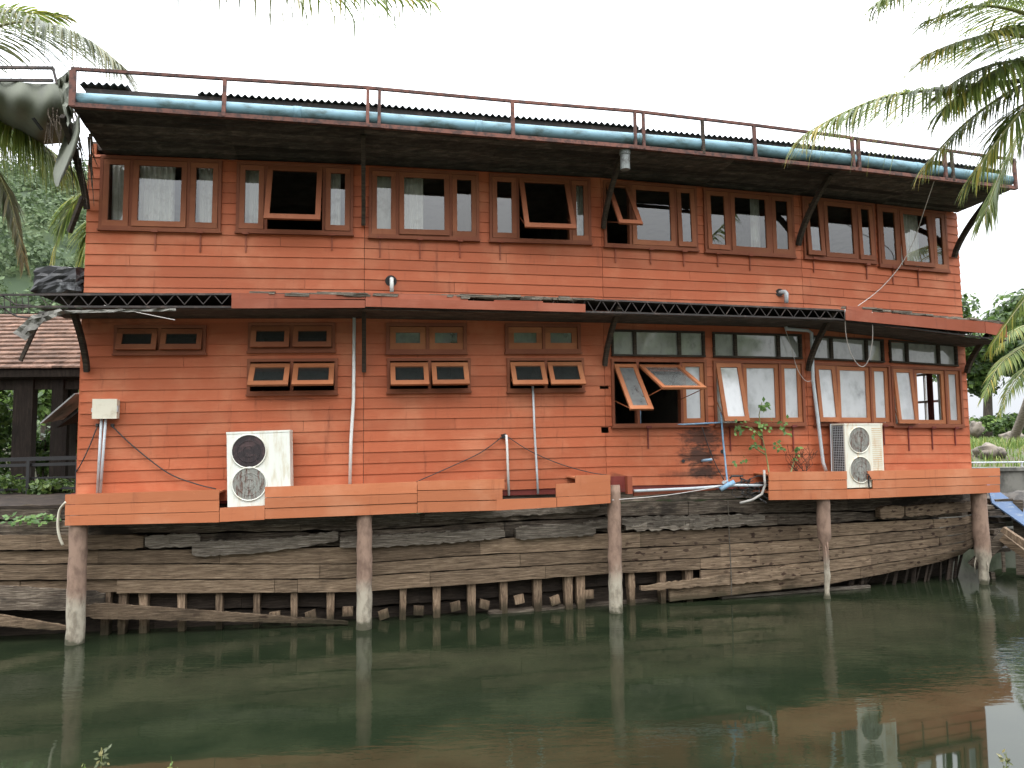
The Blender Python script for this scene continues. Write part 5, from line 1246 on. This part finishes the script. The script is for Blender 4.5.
mb.slab(canv, 36, 14, .012); mb.build('canvas', M['canvas'], cf, smooth=True)
mb = MB()
for (u0, v0, u1, v1) in ((21, 99, 29, 113), (33, 118, 42, 130), (42, 98, 58, 118)):
    mb.bar(at_y(u0, v0, 11.15), at_y(u1, v1, 11.3), .05, .02)
mb.build('torn_strip', M['black'], cf)
mb = MB()
def strip(x, y, t):
    cx_ = [(74, 118), (72, 135), (66, 155), (60, 172), (58, 182)]; i = min(int(y * 4), 3); f = y * 4 - i; u = cx_[i][0] + (cx_[i + 1][0] - cx_[i][0]) * f; v = cx_[i][1] + (cx_[i + 1][1] - cx_[i][1]) * f
    wd = 4 + 13 * math.sin(math.pi * min(.15 + y * .75, 1)); return at_y(u + (x - .45) * wd, v + 5 * math.sin(x * 4), 10.9 + .25 * math.sin(x * 5 + y * 2)) + Vector((0, t, 0))
mb.slab(strip, 10, 16, .01); tag(mb.build('torn_cloth', M['canvas'], None, smooth=True, loc=at_y(60, 182, 10.9)), 'torn grey cloth hanging from the left corner of the roof', 'cloth')
mb = MB(); rgb = random.Random(44)
def bent(P, Q, wd, n, amp, seed, dep):
    """a thin creased sheet between two pixel-measured lines at about one distance"""
    r = random.Random(seed); cols = [[r.uniform(-amp, amp) for _ in range(n + 1)] for _ in range(wd + 1)]
    def f(x, y, t):
        i, j = min(int(x * wd + 1e-6), wd), min(int(y * n + 1e-6), n); u0, v0 = P[0] + (P[2] - P[0]) * y, P[1] + (P[3] - P[1]) * y; u1, v1 = Q[0] + (Q[2] - Q[0]) * y, Q[1] + (Q[3] - Q[1]) * y
        return at_y(u0 + (u1 - u0) * x, v0 + (v1 - v0) * x + cols[i][j] * 9, dep + cols[i][j]) + Vector((0, t, 0))
    return f
mb.slab(bent((57, 80, 68, 128), (70, 71, 74, 112), 4, 6, .14, 5, 10.75), 4, 6, .008)
tag(mb.build('torn_cloth', M['canvas'], None, loc=at_y(66, 120, 10.7)), 'creased grey sheet caught behind the first railing post at the left roof corner', 'cloth')
mb = MB(); rg = random.Random(14)
for k in range(46):
    u, v = rg.uniform(46, 72), rg.uniform(94, 128); a = at_y(u, v, 11.0 + rg.uniform(0, .5)); e = a + Vector((rg.uniform(-.05, .2), rg.uniform(-.1, .1), -rg.uniform(.15, .6))); mb.tube([a, (a + e) / 2 + Vector((rg.uniform(-.05, .05), 0, 0)), e], [.012, .01, .003], 4)
for k in range(26):
    u = rg.uniform(66, 92); v = rg.uniform(120, 160); a = at_y(u, v, 11.2); e = a + Vector((rg.uniform(-.1, .15), .1, -rg.uniform(.2, .8))); mb.tube([a, e], [.014, .004], 4)
tag(mb.build('dead_leaves', M['hulldark'], None, loc=at_y(70, 150, 11.1)), 'dark shreds of dead palm leaf hanging beside the torn grey cloth', 'dead leaves')
mb = MB(); a, b = at_y(69.5, 232, 11.7), at_y(83, 197, 11.5); mb.bar(a, b, .06, .08); tag(mb.build('broken_batten', M['brace'], None, loc=a), 'broken dark batten dangling left of the first upper window', 'batten')
# tarp bundle and torn lining on the lattice
mb = MB(); tc_ = at_y(66, 283, 12.0)
def tarpf(a, b):
    th = 2 * math.pi * a; ph = math.pi * (b - .5); d = Vector((math.cos(ph) * math.cos(th), math.cos(ph) * math.sin(th), math.sin(ph)))
    sq = 1 / max(abs(d.x), abs(d.y), abs(d.z)) ** .75; cr = abs(mathutils.noise.noise(d * 2.2 + Vector((4, 1, 0)))) * .28 + .04 * abs(mathutils.noise.noise(d * 6))
    q = sq * (1.0 - cr); return tc_ + Vector((d.x * .43 * q - .12 * max(0, -d.z) * (d.x < 0), d.y * .34 * q, d.z * .25 * q))
mb.grid(tarpf, 30, 16); tag(mb.build('tarp_bundle', M['tarp'], None, loc=tc_ - Vector((0, 0, .27))), 'bundled black and silver tarpaulin on the lattice girder at the left end of the house', 'tarpaulin')
mb = MB()
mb.slab(bent((40, 311, 176, 308.5), (38, 314, 176, 311), 2, 22, .03, 6, 10.9), 2, 22, .01, .3)
mb.slab(bent((33, 316, 60, 309), (44, 322, 66, 313), 2, 5, .06, 7, 10.85), 2, 5, .01, .7)
mb.slab(bent((13, 333, 34, 314), (26, 341, 46, 319), 3, 6, .05, 8, 10.8), 3, 6, .01, .6)
tag(mb.build('torn_lining', M['lining'], None, loc=at_y(20, 340, 10.9)), 'torn grey lining sheet peeling off the lattice girder at the left', 'lining sheet')
mb = MB(); a, b = at_y(20.5, 361, 10.95), at_y(36, 327, 10.95); mb.bar(a, b, .035, .05); tag(mb.build('broken_batten', M['brace'], None, loc=a), 'short dark batten dangling below the torn grey lining sheet', 'batten')
hang('cable', [(104, 305.5, .9), (122, 309, .9), (150, 315, .9), (175, 320, .88)], .007, 'whitewire', 'thin broken wire sticking out under the lattice girder at the left')

# ------------------------------------------------------------------ right: wall, rail, boulders, trees, blue board, wreckage
wy = 21.5; a = at_y(966, 470, wy); mb = MB(); zt = H - (470 - 434) / F * wy; mb.abox(a.x - 2, a.x + 9, wy - .3, wy, -.8, zt); mb.abox(a.x - 2, a.x + 9, wy - .36, wy + .06, zt, zt + .1, .7)
tag(mb.build('retaining_wall', M['concrete'], None, loc=(a.x + 3, wy, -.5)), 'grey concrete bank wall beyond the right end of the house', 'wall')
a = at_y(972, 466, 21.0); gr_ = thing('hand_rail', (a.x, 21.3, zt + .1), 'thin pale hand rail along the concrete wall at the right', 'hand rail'); z = H - (462 - 434) / F * 21.3
mb = MB(); mb.tube([(a.x - 1.5, 21.3, z), (a.x + 8, 21.3, z)], .022, 8); mb.build('rail', M['greypipe'], gr_)
for k in range(4): mb = MB(); x = at_y(1022, 466, 21.3).x - 3.2 + k * 3.2; mb.tube([(x, 21.3, zt), (x, 21.3, z)], .02, 8); mb.build('upright', M['greypipe'], gr_)
def boulder(u, v, y, rx, rz, label, seed, mat='rock'):
    c = at_y(u, v, y); mb = MB(); n = 22
    def f(a, b):
        th, ph = 2 * math.pi * a, math.pi * (b - .5); d = Vector((math.cos(ph) * math.cos(th), math.cos(ph) * math.sin(th), math.sin(ph))); q = 1 + .35 * mathutils.noise.noise(d * 1.7 + Vector((seed, 0, 0))) + .16 * mathutils.noise.noise(d * 4 + Vector((seed, 2, 0))) - .18 * abs(mathutils.noise.noise(d * 3 + Vector((seed, 7, 0)))); return c + Vector((d.x * rx * q, d.y * rx * .8 * q, d.z * rz * q))
    mb.grid(f, n, n // 2); return tag(mb.build('boulder', M[mat], None, smooth=True, loc=c - Vector((0, 0, rz))), label, 'boulder', 'boulders on the right bank')
boulder(989, 452, 24.0, .46, .27, 'brown boulder on the grass just above the pale hand rail', 1)
boulder(976, 429, 30, .30, .34, 'tall grey boulder beside the right end wall of the house', 2)
boulder(1012, 438, 34, .55, .32, 'dark grey boulder further back on the right bank, near the palm trunk', 3)
boulder(1030, 512, 19.8, .9, .5, 'dark rock at the foot of the concrete wall, right of the blue board', 4, 'rockdark')
boulder(1000, 506, 20.6, .6, .4, 'small dark rock at the foot of the concrete wall, behind the blue board', 6, 'rockdark')
tr_ = at_y(985, 440, 40)
tree((tr_.x, 40, 2.5), 8.4, 3.6, 'dark spreading tree seen just right of the house, behind the boulders', 71, n=7000, size=.34, lean=(.5, 0), group='trees on the right bank')
t2 = at_y(1040, 440, 44); tree((t2.x, 42, 2.4), 8.2, 3.8, 'dark spreading tree at the right edge of the picture', 72, n=6500, size=.34, group='trees on the right bank')
pb_ = at_y(1009, 437, 30); pc_ = at_y(1046, 335, 27)
palm((pb_.x, 30, 2.5), pc_, 'palm with a pale slanting trunk at the right edge, against the dark tree', 23, [
    (pxs([(1046, 335, 27), (1030, 342, 26.5), (1010, 355, 26), (996, 370, 25.8), (983, 398, 25.6)]), dict(L=1.1, droop=.7, n=46, wd=.06)),
    (pxs([(1046, 335, 27), (1034, 360, 26.5), (1022, 372, 26.2), (1010, 388, 26.0), (1000, 412, 26)]), dict(L=1.0, droop=.7, n=40, wd=.06)),
    (pxs([(1046, 335, 27), (1030, 325, 26.5), (1012, 332, 26), (998, 348, 26)]), dict(L=1.0, droop=.6, n=40, wd=.06)),
    (pxs([(1046, 335, 27), (1070, 325, 27), (1095, 345, 27)]), dict(L=1.2, n=40)), (pxs([(1046, 335, 27), (1050, 310, 28), (1060, 300, 30)]), dict(L=1.2, n=40))], r0=.16, r1=.12)
# a nearer drooping frond at the right edge, from the leaning palm's neighbour
n2 = at_y(1120, 215, 14.5)
palm((n2.x + .6, 13.6, -.4), n2, 'palm at the right edge, one frond drooping past the end of the lower eave', 29, [
    (pxs([(1120, 215, 14.5), (1080, 235, 14.2), (1045, 275, 14), (1015, 312, 14), (990, 348, 14)]), dict(L=.9, droop=.75, n=60)),
    (pxs([(1120, 215, 14.5), (1090, 190, 14.2), (1060, 205, 14), (1035, 240, 14)]), dict(L=.9, droop=.6, n=44)),
    (pxs([(1120, 215, 14.5), (1160, 190, 14.5), (1200, 220, 14.5)]), dict(L=.9)), (pxs([(1120, 215, 14.5), (1110, 160, 15.5), (1110, 150, 17)]), dict(L=.9))], r0=.15, r1=.1)
for i, (u, y, r, h_) in enumerate(((978, 39, 1.3, 1.5), (1003, 41, 1.5, 1.7), (1030, 40, 1.6, 1.8))):
    p = at_y(u, 440, y); bush((p.x, y, 2.5), r, h_, ['low green shrub beside the end wall of the house on the right bank', 'low green shrub between the boulder and the dark tree trunk on the right bank', 'low green shrub at the right edge behind the palm trunk'][i], 90 + i, n=900, size=.26, group='shrubs on the right bank')
# blue board and broken jetty timbers
mb = MB(); a, b = at_y(989, 493, 16.0), at_y(1050, 536, 15.6); wv = Vector((.09, .22, .20)); mb.box((a + b) / 2, (b - a) / 2, wv, (b - a).cross(wv).normalized() * .015)
tag(mb.build('blue_board', M['blueboard'], None, loc=b), 'faded blue board sloping down at the right of the last post', 'board')
rgj = random.Random(9)
for (u0, v0, y0, u1, v1, y1, wd, lab, mt_) in ((1003, 529, 15.0, 1060, 568, 14.2, .12, 'pale broken jetty beam sloping down to the right below the blue board', 'rib'), (1003, 537, 15.3, 1062, 582, 14.5, .16, 'dark jetty beam below the pale one at the right edge', 'hull'),
                                             (972, 566, 15.7, 1006, 534, 15.4, .22, 'thick dark beam rising from the bow to the jetty wreck', 'hulldark'), (1018, 500, 16.0, 1022, 575, 15.9, .2, 'upright dark timber of the jetty wreck at the right edge', 'hulldark'), (1003, 552, 15.2, 1004, 572, 15.2, .05, 'short rusty hook of wood hanging from the jetty beams', 'hulldark'),
                                             (992, 572, 15.8, 993, 590, 15.8, .09, 'short stake standing in the water right of the last post', 'hulldark')):
    mb = MB(); a, b = at_y(u0, v0, y0), at_y(u1, v1, y1); n = 4
    for k in range(n): mb.bar(a + (b - a) * k / n, a + (b - a) * (k + 1) / n, wd * rgj.uniform(.85, 1.1), wd * rgj.uniform(.8, 1.1), .4)
    tag(mb.build('jetty_timber', M[mt_], None, loc=min(a, b, key=lambda p: p.z)), lab, 'timber', 'timbers of the broken jetty')

# ------------------------------------------------------------------ grass: right bank, left bank and the near bank
def blades(name, n, place, hgt, wd, seed, label=None, cat=None):
    rg = random.Random(seed); mb = MB()
    for k in range(n):
        p = place(rg)
        if p is None: continue
        p = Vector(p); a = rg.uniform(0, 6.3); d = Vector((math.cos(a), math.sin(a), 0)); h_ = hgt * rg.uniform(.4, 1.2); ln = rg.uniform(.1, .6) * h_; s = Vector((-d.y, d.x, 0)) * wd; r = rg.random(); b = len(mb.v)
        mb.v += [tuple(p - s), tuple(p + s), tuple(p + d * ln * .35 + Vector((0, 0, h_ * .6)) + s * .7), tuple(p + d * ln * .35 + Vector((0, 0, h_ * .6)) - s * .7), tuple(p + d * ln + Vector((0, 0, h_)))]
        mb.face([b, b + 1, b + 2, b + 3], r); mb.face([b + 3, b + 2, b + 4], r)
    o = mb.build(name, M['grass']); o['kind'] = 'stuff'; return o
def pr(rg): x, y = rg.uniform(11, 34), rg.uniform(21.7, 44); return (x, y, far_h(x, y) - .02)
blades('grass', 16000, pr, .42, .022, 1)
def pl(rg): x, y = rg.uniform(-17, -6.5), rg.uniform(14.6, 20); return (x, y, far_h(x, y) - .02)
blades('grass', 9000, pl, .26, .014, 2)
def pn(rg): x, y = rg.uniform(-6, 7), rg.uniform(1.2, 3.6); return (x, y, near_h(x, y) - .02)
blades('grass', 2500, pn, .22, .008, 3)
def tuft(u, v, label, seed, n=5, flower=False):
    tip = at_y(u, v, 3.7); b = Vector((tip.x, 3.7, near_h(tip.x, 3.7))); rg = random.Random(seed); t = thing('grass_tuft', b, label, 'grass tuft', 'grass tips at the near bank'); mb = MB(); hh = tip.z - b.z
    for k in range(n):
        q = b + Vector((rg.uniform(-.05, .05), rg.uniform(-.05, .05), 0)); e = q + Vector((rg.uniform(-.06, .06), 0, hh * rg.uniform(.55, .9))); 
        if k == 0: e = tip
        mb.tube([q, (q + e) / 2 + Vector((rg.uniform(-.01, .01), 0, 0)), e], [.005, .004, .0012], 4)
    mb.build('stalk', M['grass'], t); mb = MB()
    for k in range(30 if flower else 6): leaf_quad(mb, tip + Vector((rg.uniform(-.02, .02), rg.uniform(-.02, .02), -rg.uniform(0, .14))), .03, .006, Vector((0, -1, .2)), rndunit(rg), rg.random())
    mb.build('blade', M['leafgrey' if flower else 'grass'], t)
tuft(102, 748, 'grey seed head of grass at the lower left edge', 1, 4, True); tuft(171, 756, 'single green grass blade at the bottom edge, left', 2, 3); tuft(1006, 752, 'pale seed head of grass at the lower right edge', 3, 4, True)
tuft(85, 764, 'short grass tip beside the grey seed head at the lower left', 4, 3)
